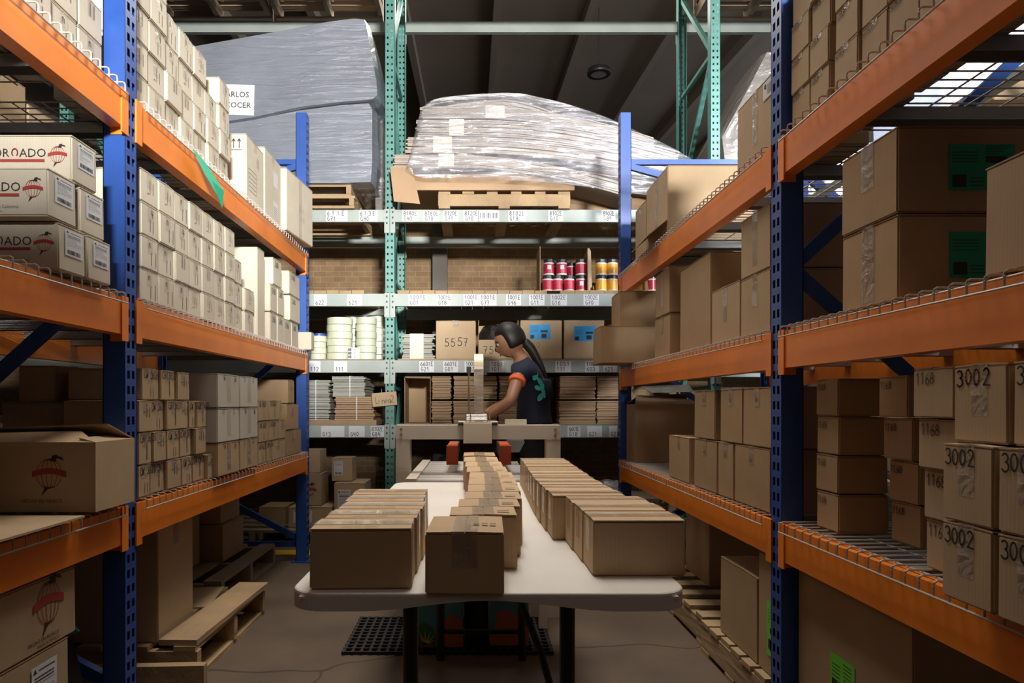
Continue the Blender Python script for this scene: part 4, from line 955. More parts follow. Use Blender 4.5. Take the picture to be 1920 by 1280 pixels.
for xx in (MX0+.09, MX1-.13):
    mb = MB(); mb.box(xx-ox, xx+.04-ox, 3.28-oy, 3.32-oy, .0155, .656); P('leg', mb, ['mach']); mb = MB(); mb.box(xx-ox, xx+.04-ox, 4.28-oy, 4.32-oy, 0, .656); P('leg', mb, ['mach'])
mb = MB(); mb.box(-.055, .055, -.02, .02, 0, .028); o = link('label_roll_box', mb.mesh('label_roll_box', ['band'])); o.location = (X(967, 3.55), 3.55, .9775); tag(o, 'small white card box lying on top of the sealing machine crossbeam', 'box')

# ================================================================ things under and near the table
T = thing('rubber_mat', 'black rubber anti-fatigue mat with holes on the floor under the table', 'mat', (-.10, 3.22, 0))
mb = MB(); x0, x1, y0, y1 = -.46, .44, -.24, .24; nx, ny = 24, 11; sx, sy = (x1-x0)/nx, (y1-y0)/ny; wv = .011
for i in range(nx+1): mb.box(x0+i*sx-wv/2, x0+i*sx+wv/2, y0-wv/2, y1+wv/2, .001, .014)
for j in range(ny+1): mb.box(x0-wv/2, x1+wv/2, y0+j*sy-wv/2, y0+j*sy+wv/2, .0015, .0135)
for i in range(nx+1):
    for j in range(ny+1): mb.lathe([(0, .0005), (.011, .0005), (.011, .015), (0, .015)], (x0+i*sx, y0+j*sy, 0), 8)
part('mat_grid', mb, ['rubber'], T)
for nm, xa, xb_, cols in (('left', X(785, 3.02), X(868, 3.02), 0), ('right', X(918, 3.04), X(992, 3.04), 1)):
    w = xb_-xa; y0 = 3.02 if cols == 0 else 3.04
    o = link('printed_carton', carton_mesh(w, .16, .27, 'x', 'kraft', cols), None, ((xa+xb_)/2, y0+.08, .0155)); tag(o, 'dark carton printed with a blue and orange picture under the table, %s one' % nm, 'box')
    mb = MB(); fr = face_frame('-y', w, .16, .27)
    rect(mb, fr, .002, w-.002, .075, .262, 0, .001); rect(mb, fr, .002, w-.002, .004, .075, 1, .001)
    oo, u, v, nn = fr[:4]
    mb.poly([oo+u*a+v*c+nn*.0016 for a, c in ((w*.35, .02), (w-.002, .02), (w-.002, .12), (w*.75, .15), (w*.55, .11))], 1)
    if cols == 0:
        mb.poly([oo+u*a+v*c+nn*.0022 for a, c in ((.002, .01), (.075, .01), (.075, .06), (.055, .095), (.025, .11), (.002, .105))], 2)
        for k in range(6):
            an = math.radians(20+k*24); mb.poly([oo+u*(.03+a)+v*(.012+c)+nn*.003 for a, c in ((-.004*math.sin(an), .004*math.cos(an)), (.004*math.sin(an), -.004*math.cos(an)), (min(.043, .07*math.cos(an)) if math.cos(an) > 0 else max(-.027, .07*math.cos(an)), .07*math.sin(an)))], 3)
    else: mb.poly([oo+u*a+v*c+nn*.002 for a, c in ((.02, .06), (.1, .05), (.15, .09), (.09, .16), (.03, .15))], 1)
    link('printed_picture', mb.mesh('printed_picture', [mat('print_sky', (.10, .33, .44), .6), mat('print_earth', (.50, .17, .08), .6), mat('print_leaf', (.05, .22, .04), .6), mat('print_spike', (.8, .7, .05), .6)]), o)
mb = MB(); mb.lathe([(0, 0), (.045, 0), (.052, .02), (.056, .26), (.052, .265), (.048, .03), (0, .02)], (X(893, 3.1), 3.1, .0155), 24); o = link('waste_bin', mb.mesh('waste_bin', ['dark'])); tag(o, 'small black round bin between the printed cartons under the table', 'bin')
mb = MB(); mb.tube([(-.055, 1.30, .004), (-.07, 2.2, .004), (-.03, 3.4, .004)], .001, 4)
# crumpled clear bag on the floor at the right
mb = MB(); rn = random.Random(5)
for (c, r) in (((0, 0, .05), .10), ((.08, .03, .04), .07)):
    mb.lathe([(.001, -.05), (r*.8, -.04), (r, .0), (r*.85, .05), (r*.4, .085), (.001, .09)], c, 12)
mb.v = [(x+rn.uniform(-.012, .012), y+rn.uniform(-.012, .012), max(0, z+rn.uniform(-.008, .008))) for x, y, z in mb.v]
o = link('plastic_bag', mb.mesh('plastic_bag', ['film']), None, (X(1138, 5.4), 5.4, .35)); tag(o, 'crumpled clear plastic bag on a low box beneath the far grey shelves', 'bag')
mb = MB(); mb.box(-.5, .5, -.25, .25, 0, .348); o = link('storage_crate', mb.mesh('storage_crate', ['wood2']), None, (X(1110, 5.5), 5.6, 0)); tag(o, 'dark wooden crate on the floor under the far shelves, right of the machine', 'crate')

# ================================================================ the worker
def skin_obj(name, pts, edges, mt, parent=None, sub=2, root=0):
    me = bpy.data.meshes.new(name); me.from_pydata([p[:3] for p in pts], edges, []); me.materials.append(M[mt])
    o = bpy.data.objects.new(name, me); COL.objects.link(o); o.parent = parent
    s = o.modifiers.new('skin', 'SKIN'); s.use_smooth_shade = True
    for i, p in enumerate(pts):
        sv = me.skin_vertices[0].data[i]; r = p[3]; sv.radius = (r, p[4] if len(p) > 4 else r); sv.use_root = (i == root)
    m_ = o.modifiers.new('subdivision', 'SUBSURF'); m_.levels = sub; m_.render_levels = sub
    return o
if not hasattr(bpy.types.Mesh, 'skin_vertices'): print('no skin')
def skin_obj(name, pts, edges, mt, parent=None, sub=2, root=0):
    me = bpy.data.meshes.new(name); me.from_pydata([p[:3] for p in pts], edges, []); me.materials.append(M[mt])
    o = bpy.data.objects.new(name, me); COL.objects.link(o)
    if parent: o.parent = parent
    o.modifiers.new('skin', 'SKIN')
    bpy.context.view_layer.update()
    if not me.skin_vertices:
        bm = bmesh.new(); bm.from_mesh(me); bm.verts.layers.skin.verify(); bm.to_mesh(me); bm.free()
    for i, p in enumerate(pts):
        sv = me.skin_vertices[0].data[i]; sv.radius = (p[3], p[4] if len(p) > 4 else p[3]); sv.use_root = (i == root)
    o.modifiers['skin'].use_smooth_shade = True
    m_ = o.modifiers.new('subdivision', 'SUBSURF'); m_.levels = sub; m_.render_levels = sub
    return o
WX, WY = .41, 4.62
T = thing('person', 'person with dark ponytail, navy t-shirt and orange cuffs, bending to the sealer', 'person', (WX, WY, 0))
# coordinates relative to the feet; facing -x
hd = Vector((X(955, WY)-WX, 0, Z(640, WY)))
body = [(.0,0,.93,.11,.13), (-.01,0,1.08,.09,.115), (-.035,0,1.22,.10,.13), (-.06,0,1.335,.085,.10), (-.095,0,1.40,.05), (-.13,0,1.455,.05)]
be = [(0,1),(1,2),(2,3),(3,4),(4,5)]
n = len(body)
def arm(s, sh, elb, wr):
    global body, be
    k = len(body); body += [(sh[0], sh[1], sh[2], .052), ((sh[0]*.5+elb[0]*.5), (sh[1]+elb[1])/2, (sh[2]+elb[2])/2, .044), (*elb, .037), ((elb[0]+wr[0])/2, (elb[1]+wr[1])/2, (elb[2]+wr[2])/2, .033), (*wr, .024)]
    be += [(3, k), (k, k+1), (k+1, k+2), (k+2, k+3), (k+3, k+4)]
wrL = (X(917, 4.36)-WX, -.22, Z(781, 4.36)); elL = (X(958, 4.30)-WX, -.30, Z(752, 4.30)); shL = (X(975, 4.45)-WX, -.165, Z(697, 4.45))
arm(-1, shL, elL, wrL); arm(1, (-.075, .165, 1.31), (-.16, .27, 1.10), (-.33, .10, 1.02))
for s in (-1, 1):
    k = len(body); body += [(0, s*.085, .86, .095), (-.02, s*.09, .50, .062), (-.01, s*.09, .46, .058), (.015, s*.09, .30, .055), (.02, s*.09, .09, .035), (-.02, s*.09, .045, .036), (-.13, s*.095, .03, .028)]
    be += [(0, k)]+[(k+i, k+i+1) for i in range(6)]
skin_obj('body', body, be, 'skin', T)
# head with face
def head():
    bm = bmesh.new(); bmesh.ops.create_uvsphere(bm, u_segments=40, v_segments=28, radius=1)
    for v in bm.verts:
        x, y, z = v.co; f = -x                                   # f>0 : face side
        X_, Y_, Z_ = x*.096, y*.074, z*.112
        if z < 0: Y_ *= 1-.32*(-z)**1.3; X_ *= 1-.12*(-z)
        if f > 0 and z < -.25: X_ -= .014*f*(-z)                  # chin and jaw forward
        nose = math.exp(-((y/.16)**2))*math.exp(-(((z+.12)/.20)**2))*(f > .3); X_ -= .022*nose
        X_ += .008*math.exp(-((z-.12)/.13)**2)*(f > .3)*math.exp(-((abs(y)-.38)/.2)**2)
        X_ -= .006*math.exp(-((z+.48)/.08)**2)*(f > .4)*math.exp(-((y/.3)**2))
        v.co = (X_, Y_, Z_)
    me = bpy.data.meshes.new('head'); bm.to_mesh(me); bm.free(); me.materials.append(M['skin']); me.polygons.foreach_set('use_smooth', [True]*len(me.polygons)); return me
tilt = math.radians(-28)
hb = bpy.data.objects.new('head', head()); COL.objects.link(hb); hb.parent = T; hb.location = hd; hb.rotation_euler = (0, tilt, 0)
def sub(name, mb, mt): 
    me = mb.mesh(name, mt); me.polygons.foreach_set('use_smooth', [True]*len(me.polygons)); return link(name, me, hb)
for s in (-1, 1):
    mb = MB(); mb.lathe([(.001, -.011), (.008, -.007), (.011, 0), (.008, .007), (.001, .011)], (-.079, s*.029, .012), 12); sub('eye', mb, ['eye'])
    mb = MB(); mb.lathe([(.001, -.006), (.005, -.003), (.006, 0), (.005, .003), (.001, .006)], (-.0865, s*.031, .011), 10); sub('iris', mb, ['dark'])
    mb = MB(); mb.tube([(-.083, s*.014, .031), (-.084, s*.03, .036), (-.072, s*.046, .031)], .0035, 6); sub('eyebrow', mb, ['hair'])
    mb = MB(); mb.lathe([(.001, -.006), (.020, -.005), (.026, 0), (.020, .006), (.001, .006)], (.008, s*.073, -.006), 14, 0, 'y'); sub('ear', mb, ['skin'])
mb = MB(); mb.tube([(-.088, -.02, -.054), (-.097, 0, -.053), (-.088, .02, -.054)], [.003, .0055, .003], 8); sub('mouth', mb, ['lip'])
# hair
bm = bmesh.new(); bmesh.ops.create_uvsphere(bm, u_segments=36, v_segments=24, radius=1)
for v in bm.verts:
    x, y, z = v.co
    sm_ = lambda a, b_, t: (lambda q: q*q*(3-2*q))(max(0, min(1, (t-a)/(b_-a))))
    fz = sm_(-.15, -.45, x)*(1-sm_(.30, .80, z))                   # tucked inside the face
    s_ = 1-.24*fz-.20*sm_(-.45, -.75, z)*(1-fz)-.035*sm_(0, -.8, x)
    v.co = (x*.112*s_+.006, y*.090*s_, z*.122*s_+.012)
me = bpy.data.meshes.new('hair'); bm.to_mesh(me); bm.free(); me.materials.append(M['hair']); me.polygons.foreach_set('use_smooth', [True]*len(me.polygons)); link('hair', me, hb)
hx, hz = hd.x, hd.z
skin_obj('ponytail', [(hx+.09, 0, hz+.01, .035), (hx+.145, -.01, hz-.05, .036), (hx+.19, -.015, hz-.13, .030), (hx+.225, -.02, hz-.20, .022), (hx+.25, -.02, hz-.27, .008)], [(0,1),(1,2),(2,3),(3,4)], 'hair', T)
# clothes
sh = [(.0,0,.86,.145,.170), (.0,0,.98,.13,.155), (-.01,0,1.10,.115,.145), (-.025,0,1.23,.125,.158), (-.045,0,1.33,.105,.12), (-.085,0,1.385,.058)]
se = [(0,1),(1,2),(2,3),(3,4),(4,5)]
def lerp(a, b_, t): return tuple(a[i]+(b_[i]-a[i])*t for i in range(3))
for (s_, e_) in ((shL, elL), ((-.075, .165, 1.31), (-.16, .27, 1.10))):
    k = len(sh); sh += [(*lerp(s_, e_, 0), .068), (*lerp(s_, e_, .28), .056)]; se += [(4, k), (k, k+1)]
skin_obj('t_shirt', sh, se, 'shirt', T)
for (s_, e_) in ((shL, elL), ((-.075, .165, 1.31), (-.16, .27, 1.10))):
    mb = MB(); a, c = Vector(lerp(s_, e_, .25)), Vector(lerp(s_, e_, .38)); mb.tube([a, a.lerp(c, .1), c.lerp(a, .1), c], [.050, .056, .055, .050], 20); part('sleeve_cuff', mb, ['cuff'], T, smooth=False)
# printed motif on the back and side of the shirt
def blob(c, r, n=10): return [(c[0]+r[0]*math.cos(2*math.pi*i/n+.3), c[1]+r[1]*math.sin(2*math.pi*i/n+.3)) for i in range(n)]
mo = MB()
def onshirt(px, py, off=.0):
    d = 4.475+off; x = X(px, d)-WX; z = Z(py, d); return (x, z)
for (cx, cy, rx, ry, ang) in ((1003, 705, 5, 9, 20), (1013, 717, 4, 12, -35), (1008, 727, 7, 5, 20), (1018, 733, 3.5, 14, -15), (1013, 744, 5, 9, 35)):
    a = math.radians(ang); ring = []
    for i in range(12):
        t = 2*math.pi*i/12; u_, v_ = rx*math.cos(t), ry*math.sin(t); px, py = cx+u_*math.cos(a)-v_*math.sin(a), cy+u_*math.sin(a)+v_*math.cos(a)
        x, z = onshirt(px, py); q = max(0, (x-(-.02))/.15); yy = -.162+.10*min(1, q)**2.2
        ring.append((x, yy-.012, z))
    mo.poly(ring)
part('shirt_print', mo, ['tealp'], T)
tr = [(.015,0,.95,.15,.17)]; te = []
for s in (-1, 1):
    k = len(tr); tr += [(.0, s*.09, .84, .108), (-.02, s*.093, .50, .076), (.015, s*.093, .28, .068), (.02, s*.093, .08, .058)]; te += [(0, k), (k, k+1), (k+1, k+2), (k+2, k+3)]
skin_obj('trousers', tr, te, 'jeans', T)
for s in (-1, 1):
    skin_obj('shoe', [(.05, s*.093, .045, .042, .04), (-.02, s*.093, .045, .045, .038), (-.10, s*.095, .036, .042, .030), (-.17, s*.095, .030, .030, .024)], [(0,1),(1,2),(2,3)], 'dark', T, 2, 1)
def hand(w, dirv, side, pt):
    w = Vector(w); f = Vector(dirv).normalized(); up = Vector((0, 0, 1)); lat = f.cross(up).normalized()*side; dn = -up
    pts = [(*w, .024), (*(w+f*.035), .028, ), (*(w+f*.075+dn*.005), .030)]
    pts[1] = (*(w+f*.035), .020, .032); pts[2] = (*(w+f*.075+dn*.006), .017, .038)
    skin_obj('hand', pts, [(0,1),(1,2)], 'skin', pt, 2)
    for i, (o_, L) in enumerate(((-.030, .068), (-.010, .078), (.011, .074), (.030, .058))):
        b0 = w+f*.078+lat*o_+dn*.006; b1 = b0+f*L*.45+dn*.012; b2 = b1+f*L*.30+dn*.020; b3 = b2+f*L*.14+dn*.022
        skin_obj('finger', [(*b0, .0095), (*b1, .0088), (*b2, .0082), (*b3, .007)], [(0,1),(1,2),(2,3)], 'skin', pt, 2)
    t0 = w+f*.025-lat*.024; t1 = t0+f*.030-lat*.026+dn*.01; t2 = t1+f*.028-lat*.006+dn*.014
    skin_obj('thumb', [(*t0, .012), (*t1, .0105), (*t2, .0085)], [(0,1),(1,2)], 'skin', pt, 2)
hand(wrL, (-1, -.05, -.10), 1, T); hand((-.33, .10, 1.02), (-1, -.35, -.15), -1, T)

# ================================================================ stock on the green rack
G0 = {i: z+.001 for i, z in enumerate(GZ)}
def gz(py): return Z(py, BY)
# shelf decks of the green rack: thin boards
def board(label, x0, x1, y0, y1, z, t=.018, m='wood', name='shelf_board', nb=1, grp=None):
    mb = MB(); w = (x1-x0)/nb
    for k in range(nb): mb.box(x0+k*w+.002, x0+(k+1)*w-.002, y0, y1, 0, t-(.002 if k % 2 else 0))
    mb.box(x0, x1, (y0+y1)/2-.03, (y0+y1)/2+.03, -.0005, .003)
    for v in range(len(mb.v)): pass
    cx, cy = (x0+x1)/2, (y0+y1)/2; mb.v = [(a-cx, b_-cy, c) for a, b_, c in mb.v]
    o = link(name, mb.mesh(name, [m]), None, (cx, cy, z+.001)); tag(o, label, 'board', grp); return o
board('wooden slat boards on the middle grey shelf left of the green post', gx(470), gx(683), BY+.002, BY+GD-.01, 1.984, .028, 'wood', nb=9)
board('long row of wooden slat boards on the grey shelf below the brick wall', gx(745), gx(1026), BY+.002, BY+GD-.01, 1.984, .028, 'wood', nb=12)
board('wooden slat boards under the coloured jars on the grey shelf', gx(1050), gx(1330), BY+.002, BY+GD-.01, 1.984, .028, 'wood', nb=10)
board('thin board on the pale grey shelf under the tape rolls', gx(450), gx(713), BY+.002, BY+GD-.01, 1.441, .012, 'wood2', nb=2)
board('thin board on the grey shelf under the 5557 carton', gx(745), gx(1330), BY+.002, BY+GD-.01, 1.441, .012, 'wood', nb=3)
board('wooden board on the lowest grey shelf, left of the green post', gx(470), gx(706), BY+.002, BY+GD-.01, .911, .040, 'wood', nb=1)
board('wooden board on the lowest grey shelf, right of the green post', gx(745), gx(1330), BY+.002, BY+GD-.01, .911, .010, 'wood2', nb=1)
pallet('upper wooden pallet under the grey wrapped bulk, top left grey shelf', -2.5, gx(660), BY-.03, BY+.95, 2.7715, 'x', 'wood', .10, 6)
pallet('lower wooden pallet under the grey wrapped bulk, top left grey shelf', -2.5, gx(666), BY-.05, BY+.95, 2.671, 'x', 'wood', .10, 6)
pallet('wooden pallet under the film wrapped cardboard bundles, top shelf', gx(822), gx(1068), BY-.04, BY+.95, 2.671, 'y', 'wood', .135, 6)

# grey wrapped bulk
T = thing('wrapped_bulk', 'huge grey bulk in stretch film with a white paper sign, above the left rack', 'wrapped goods', (-1.45, 5.6, 2.872))
def lump(name, prof, y0, y1, m, parent, oz, ox_, bul=.02, seed=1):
    """front outline (x,z) extruded in depth with rounded, wrinkled faces"""
    bm = bmesh.new(); n = len(prof); ring = []
    L = 7
    for k in range(L+1):
        t = k/L; y = y0+(y1-y0)*t; e = 1-.05*(abs(2*t-1)**6)
        cx = sum(p[0] for p in prof)/n; cz = sum(p[1] for p in prof)/n
        ring.append([bm.verts.new((cx+(p[0]-cx)*e-ox_, y, cz+(p[1]-cz)*e-oz)) for p in prof])
    for k in range(L):
        for i in range(n): j = (i+1) % n; bm.faces.new((ring[k][i], ring[k+1][i], ring[k+1][j], ring[k][j]))
    bm.faces.new(ring[0]); bm.faces.new(ring[-1][::-1]); bmesh.ops.recalc_face_normals(bm, faces=bm.faces)
    me = bpy.data.meshes.new(name); bm.to_mesh(me); bm.free(); me.materials.append(M[m]); o = link(name, me, parent); return o
dfr = 5.5
def pr_(pts, d=dfr): return [(X(a, d), Z(c, d)) for a, c in pts]
lump('upper_bundle', pr_([(330,86),(420,70),(520,52),(620,33),(668,27),(688,29),(692,40),(702,95),(712,150),(714,178),(704,187),(640,192),(560,202),(470,222),(380,236),(330,240)]), -.08, .85, 'wrapg', T, 2.872, -1.45)
lump('lower_bundle', pr_([(330,234),(380,230),(470,216),(560,198),(640,188),(696,184),(703,196),(703,300),(700,341),(640,343),(330,343)]), -.04, .80, 'wrapg', T, 2.872, -1.45)
mb = MB(); w, h = .36, .245; fr = (Vector((0,0,0)), Vector((1,0,0)), Vector((0,0,1)), Vector((0,-1,0)))
rect(mb, fr, 0, w, 0, h, 0, 0); font_mesh(mb, fr, 'CARLOS', .085, .145, .062, 1, .001); font_mesh(mb, fr, 'ALCOCER', .055, .060, .062, 1, .001)
o = link('paper_sign', mb.mesh('paper_sign', ['paper', 'ink']), T, (X(475, 5.5)-w+1.45, -.086, Z(213, 5.5)-2.872)); o.rotation_euler = (0, math.radians(1.5), 0)
mb = MB(); mb.hexa([(X(704,5.9),5.9,2.68),(X(722,5.9),5.9,2.68),(X(722,5.9),6.3,2.68),(X(704,5.9),6.3,2.68),(X(703,5.9),5.9,Z(190,5.9)),(X(719,5.9),5.9,Z(205,5.9)),(X(719,5.9),6.3,Z(205,5.9)),(X(703,5.9),6.3,Z(190,5.9))])
o = link('wrapped_column', mb.mesh('wrapped_column', ['wraps'])); tag(o, 'narrow brown wrapped column between the grey bulk and the green post', 'wrapped goods')

# bundles of flat cartons, drooping to the right
def sheets(name, label, x0, x1, z0, z1, y0, y1, m, droop, n, cat='cardboard', grp=None, band=None, seed=1, strap=True, org=None, jit=.02):
    rn = random.Random(seed); cx = (x0+x1)/2; o = thing(name, label, cat, (cx, y0, z0), 0, grp)
    mb = MB(); t = (z1-z0)/n; K = 14 if droop else 1
    for k in range(n):
        a = x0-cx+rn.uniform(-jit, jit)*.7; b_ = x1-cx+rn.uniform(-jit, jit); za = k*t; tt = t*rn.uniform(.62, .95); dy = rn.uniform(0, .012)
        for i in range(K):
            u0, u1 = i/K, (i+1)/K; f = (lambda u: droop(u)) if droop else (lambda u: 0)
            xa, xb = a+(b_-a)*u0, a+(b_-a)*u1; d0, d1 = f(u0), f(u1)
            mb.hexa([(xa,dy,za+d0),(xb,dy,za+d1),(xb,y1-y0,za+d1),(xa,y1-y0,za+d0),(xa,dy,za+tt+d0),(xb,dy,za+tt+d1),(xb,y1-y0,za+tt+d1),(xa,y1-y0,za+tt+d0)])
    part('card_sheets', mb, [m], o)
    if band:
        ba, bb = band[0]-cx, band[1]-cx; u = (band[0]-x0)/(x1-x0); dd = droop(u) if droop else 0
        mb = MB(); mb.box(ba, bb, -.004, -.001, dd, z1-z0+dd); part('paper_band', mb, ['band'], o)
    if strap:
        sx = ((band[0]+band[1])/2 if band else x0+(x1-x0)*.55)-cx; u = (sx+cx-x0)/(x1-x0); dd = droop(u) if droop else 0
        mb = MB(); mb.box(sx-.004, sx+.004, -.0065, -.0045, dd-.001, z1-z0+dd+.002); mb.box(sx-.004, sx+.004, -.0065, (y1-y0)*.9, z1-z0+dd-.0005, z1-z0+dd+.002); part('strap', mb, ['paper'], o)
    return o
dr = lambda A: (lambda u: -A*max(0, u-.25)**1.8)
zb = 2.671+.136
mb = MB(); xs5 = [733, 990, 1090, 1190, 1240]; zs5 = [.165, .163, .13, .06, .02]
for i in range(4): a, c = gx(xs5[i]), gx(xs5[i+1]); mb.hexa([(a,5.5,zb+zs5[i]),(c,5.5,zb+zs5[i+1]),(c,6.5,zb+zs5[i+1]),(a,6.5,zb+zs5[i]),(a,5.5,zb+zs5[i]+.007),(c,5.5,zb+zs5[i+1]+.007),(c,6.5,zb+zs5[i+1]+.007),(a,6.5,zb+zs5[i]+.007)])
mb.hexa([(gx(735),5.49,zb+.164),(gx(775),5.49,zb+.164),(gx(790),5.49,2.68),(gx(742),5.49,2.70),(gx(735),5.5,zb+.164),(gx(775),5.5,zb+.164),(gx(790),5.5,2.68),(gx(742),5.5,2.70)])
mb.box(gx(1076), gx(1330), 5.86, 5.87, 2.69, zb+.03)
mb.box(gx(745), gx(1075), 5.55, 6.45, zb+.002, zb+.130)
cx_ = gx(1000); mb.v = [(a-cx_, b_-6, c-zb) for a, b_, c in mb.v]
o = link('cardboard_tray', mb.mesh('cardboard_tray', ['sheetb']), None, (cx_, 6, zb)); tag(o, 'big brown cardboard tray under the film wrapped bundles on the pallet', 'cardboard')
Zt = zb+.174
lay = [(738, 1185, 822, 851, 340, 316, .42, 'bottom'), (762, 1290, 812, 848, 314, 284, .42, 'second'), (782, 1270, 842, 870, 281, 250, .42, 'third'), (790, 1225, 910, 946, 248, 224, .42, 'top')]
zc = Zt
for i, (a, c, b0, b1, pb_, pt_, A, nm) in enumerate(lay):
    hh = (pb_-pt_)*5.5/F
    sheets('cardboard_bundle', 'bundle of flat cartons with a paper band, %s of four under the film' % nm, X(a, 5.5), X(c, 5.5), zc, zc+hh, 5.5, 6.4, 'sheet', dr(A), 9, band=(X(b0, 5.5), X(b1, 5.5)), seed=i+3, grp='film wrapped carton bundles'); zc += hh+.008
sheets('cardboard_bundle', 'loose flat cartons lying crosswise on the bundles beneath the clear film', X(840, 5.7), X(1130, 5.7), zc+.01, zc+.11, 5.75, 6.4, 'sheet', lambda u: .05*math.sin(math.pi*min(1, u*1.2))-.45*max(0, u-.35)**1.5, 6, seed=9, strap=False)
# clear film draped over it
def filmdrape():
    top = [(762,316),(775,262),(783,205),(800,176),(850,169),(920,164),(975,163),(1010,172),(1050,180),(1100,196),(1150,214),(1200,240),(1250,262),(1290,285),(1318,308),(1336,345)]
    bot = [(762,322),(775,330),(790,335),(810,336),(860,336),(920,338),(975,340),(1010,342),(1050,346),(1100,352),(1150,360),(1200,366),(1250,372),(1290,376),(1318,378),(1336,380)]
    bm = bmesh.new(); rn = random.Random(2); rows_ = []
    for (a, c), (e, f) in zip(top, bot):
        xt, zt = X(a, 5.48), Z(c, 5.48); xb, zb_ = X(e, 5.48), Z(f, 5.48); col = []
        for k in range(13):
            t = k/12
            if t <= .6: s_ = t/.6; p = (xb+(xt-xb)*s_, 5.455-.035*math.sin(math.pi*s_)+rn.uniform(-.006, .006)+(.05*s_**6), zb_+(zt-zb_)*s_)
            else: s_ = (t-.6)/.4; p = (xt, 5.50+.9*s_, zt+.03*math.sin(math.pi*s_)+rn.uniform(-.006, .006))
            col.append(bm.verts.new(p))
        rows_.append(col)
    for i in range(len(rows_)-1):
        for k in range(12): bm.faces.new((rows_[i][k], rows_[i+1][k], rows_[i+1][k+1], rows_[i][k+1]))
    me = bpy.data.meshes.new('stretch_film'); bm.to_mesh(me); bm.free(); me.materials.append(M['film']); me.polygons.foreach_set('use_smooth', [True]*len(me.polygons))
    o = link('stretch_film', me); s = o.modifiers.new('s', 'SUBSURF'); s.levels = 1; s.render_levels = 2; return o
tag(filmdrape(), 'clear crinkled stretch film draped over the carton bundles on the top shelf', 'plastic film')

# shrink wrapped tape rolls
def rollstack(label, px, d, r, py0, n, hh, z0, grp='wrapped tape rolls on the grey shelf'):
    T = thing('tape_roll_stack', label, 'tape rolls', (X(px, d), d, z0), 0, grp)
    for k in range(n):
        mb = MB(); j = .003 if k % 2 else -.002
        mb.lathe([(r*.42, .001, 1), (r*.98, .001, 1), (r, .004, 0), (r, hh-.004, 0), (r*.98, hh-.001, 1), (r*.42, hh-.001, 1), (r*.42, .001, 2)], (j, -j, k*hh), 32, 0)
        part('tape_roll', mb, ['roll', 'roll', 'core'], T)
    return T
z0 = 1.441+.0135
rollstack('tall stack of clear tape rolls, wider one left of the green post', 637, 5.85, .108, 0, 6, .0595, z0)
rollstack('tall stack of clear tape rolls, narrower one beside the green post', 687, 5.82, .086, 0, 6, .0595, z0)
rollstack('clear tape roll stack partly hidden behind the two tall ones', 662, 6.09, .10, 0, 7, .0575, z0)
rollstack('clear tape roll stack tucked behind the green post', 709, 6.05, .10, 0, 7, .0575, z0)
rollstack('short stack of clear tape rolls next to the far left blue post', 597, 5.80, .066, 0, 4, .050, z0)
mb = MB(); mb.lathe([(.001, 0), (.05, 0), (.05, .02), (.001, .02)], (X(599, 5.8), 5.8, z0+.201), 24); o = link('tape_core', mb.mesh('tape_core', ['blue'])); tag(o, 'small blue disc lying on the short stack of tape rolls', 'disc')
T = thing('printed_card', 'small white card with black pill marks leaning on the tape rolls', 'card', (X(663, 5.70), 5.70, z0)); mb = MB(); mb.box(-.05, .05, 0, .003, 0, .097); part('card', mb, ['paper'], T)
mb = MB(); fr = (Vector((-.05,0,0)), Vector((1,0,0)), Vector((0,0,1)), Vector((0,-1,0)))
for k in range(3):
    draw(mb, fr, text_strokes('HD', .006, .010+.030*k, .020, .02), .005, 0); draw(mb, fr, text_strokes('HI', .056, .010+.030*k, .018, .02), .002, 1)
part('marking', mb, ['ink', 'inkf'], T)

# jars in cut cartons
def jar(label, x, y, z, m, grp, sticker=False, h=.132, r=.046):
    T = thing('jar', label, 'jar', (x, y, z), 0, grp)
    mb = MB(); mb.lathe([(0, 0), (r, .0), (r, .012), (r, .092, 1), (r, .1), (r*.9, .104), (0, .104)], (0, 0, 0), 24, 0); 
    part('jar_body', mb, ['jbase', m], T, smooth=False)
    mb = MB(); mb.lathe([(r*.96, .1045), (r*.98, .106), (r*.98, h-.003), (r*.9, h), (0, h)], (0, 0, 0), 24); part('lid', mb, ['jlid'], T)
    if sticker:
        mb = MB()
        for k in range(5):
            a0, a1 = math.radians(-110+k*8), math.radians(-102+k*8); rr = r+.0008
            mb.quad((rr*math.cos(a0), rr*math.sin(a0), .045), (rr*math.cos(a1), rr*math.sin(a1), .045), (rr*math.cos(a1), rr*math.sin(a1), .08), (rr*math.cos(a0), rr*math.sin(a0), .08))
        part('sticker', mb, ['paper'], T)
z0 = 1.984+.0295
jx = [(1026, 0), (1045, 0), (1067, 0), (1089, 1)]
for i, (px, s) in enumerate(jx): jar('crimson jar with black lid, lower row, %s from the left of four' % NTH[i], X(px, 5.72)+(.003 if i == 0 else 0), 5.72, z0+.004, 'jarr', 'crimson jars', s, r=.0435)
for i, (px, s, d) in enumerate(((1029, 1, 5.72), (1053, 1, 5.72), (1089, 0, 5.72))): jar('crimson jar with black lid, upper row, %s from the left of three' % NTH[i], X(px, d), d, z0+.1375, 'jarr', 'crimson jars in the upper row', s, r=.0435)
for i, px in enumerate((1044, 1072)): jar('crimson jar set back between the upper row jars, %s one' % ['left', 'right'][i], X(px, 5.86), 5.86, z0+.137, 'jarr', 'crimson jars set back', r=.0435)
for i, px in enumerate((1044, 1072)): jar('crimson jar hidden at the back of the lower row, %s one' % ['left', 'right'][i], X(px, 5.86), 5.86, z0+.004, 'jarr', 'crimson jars at the back', r=.0435)
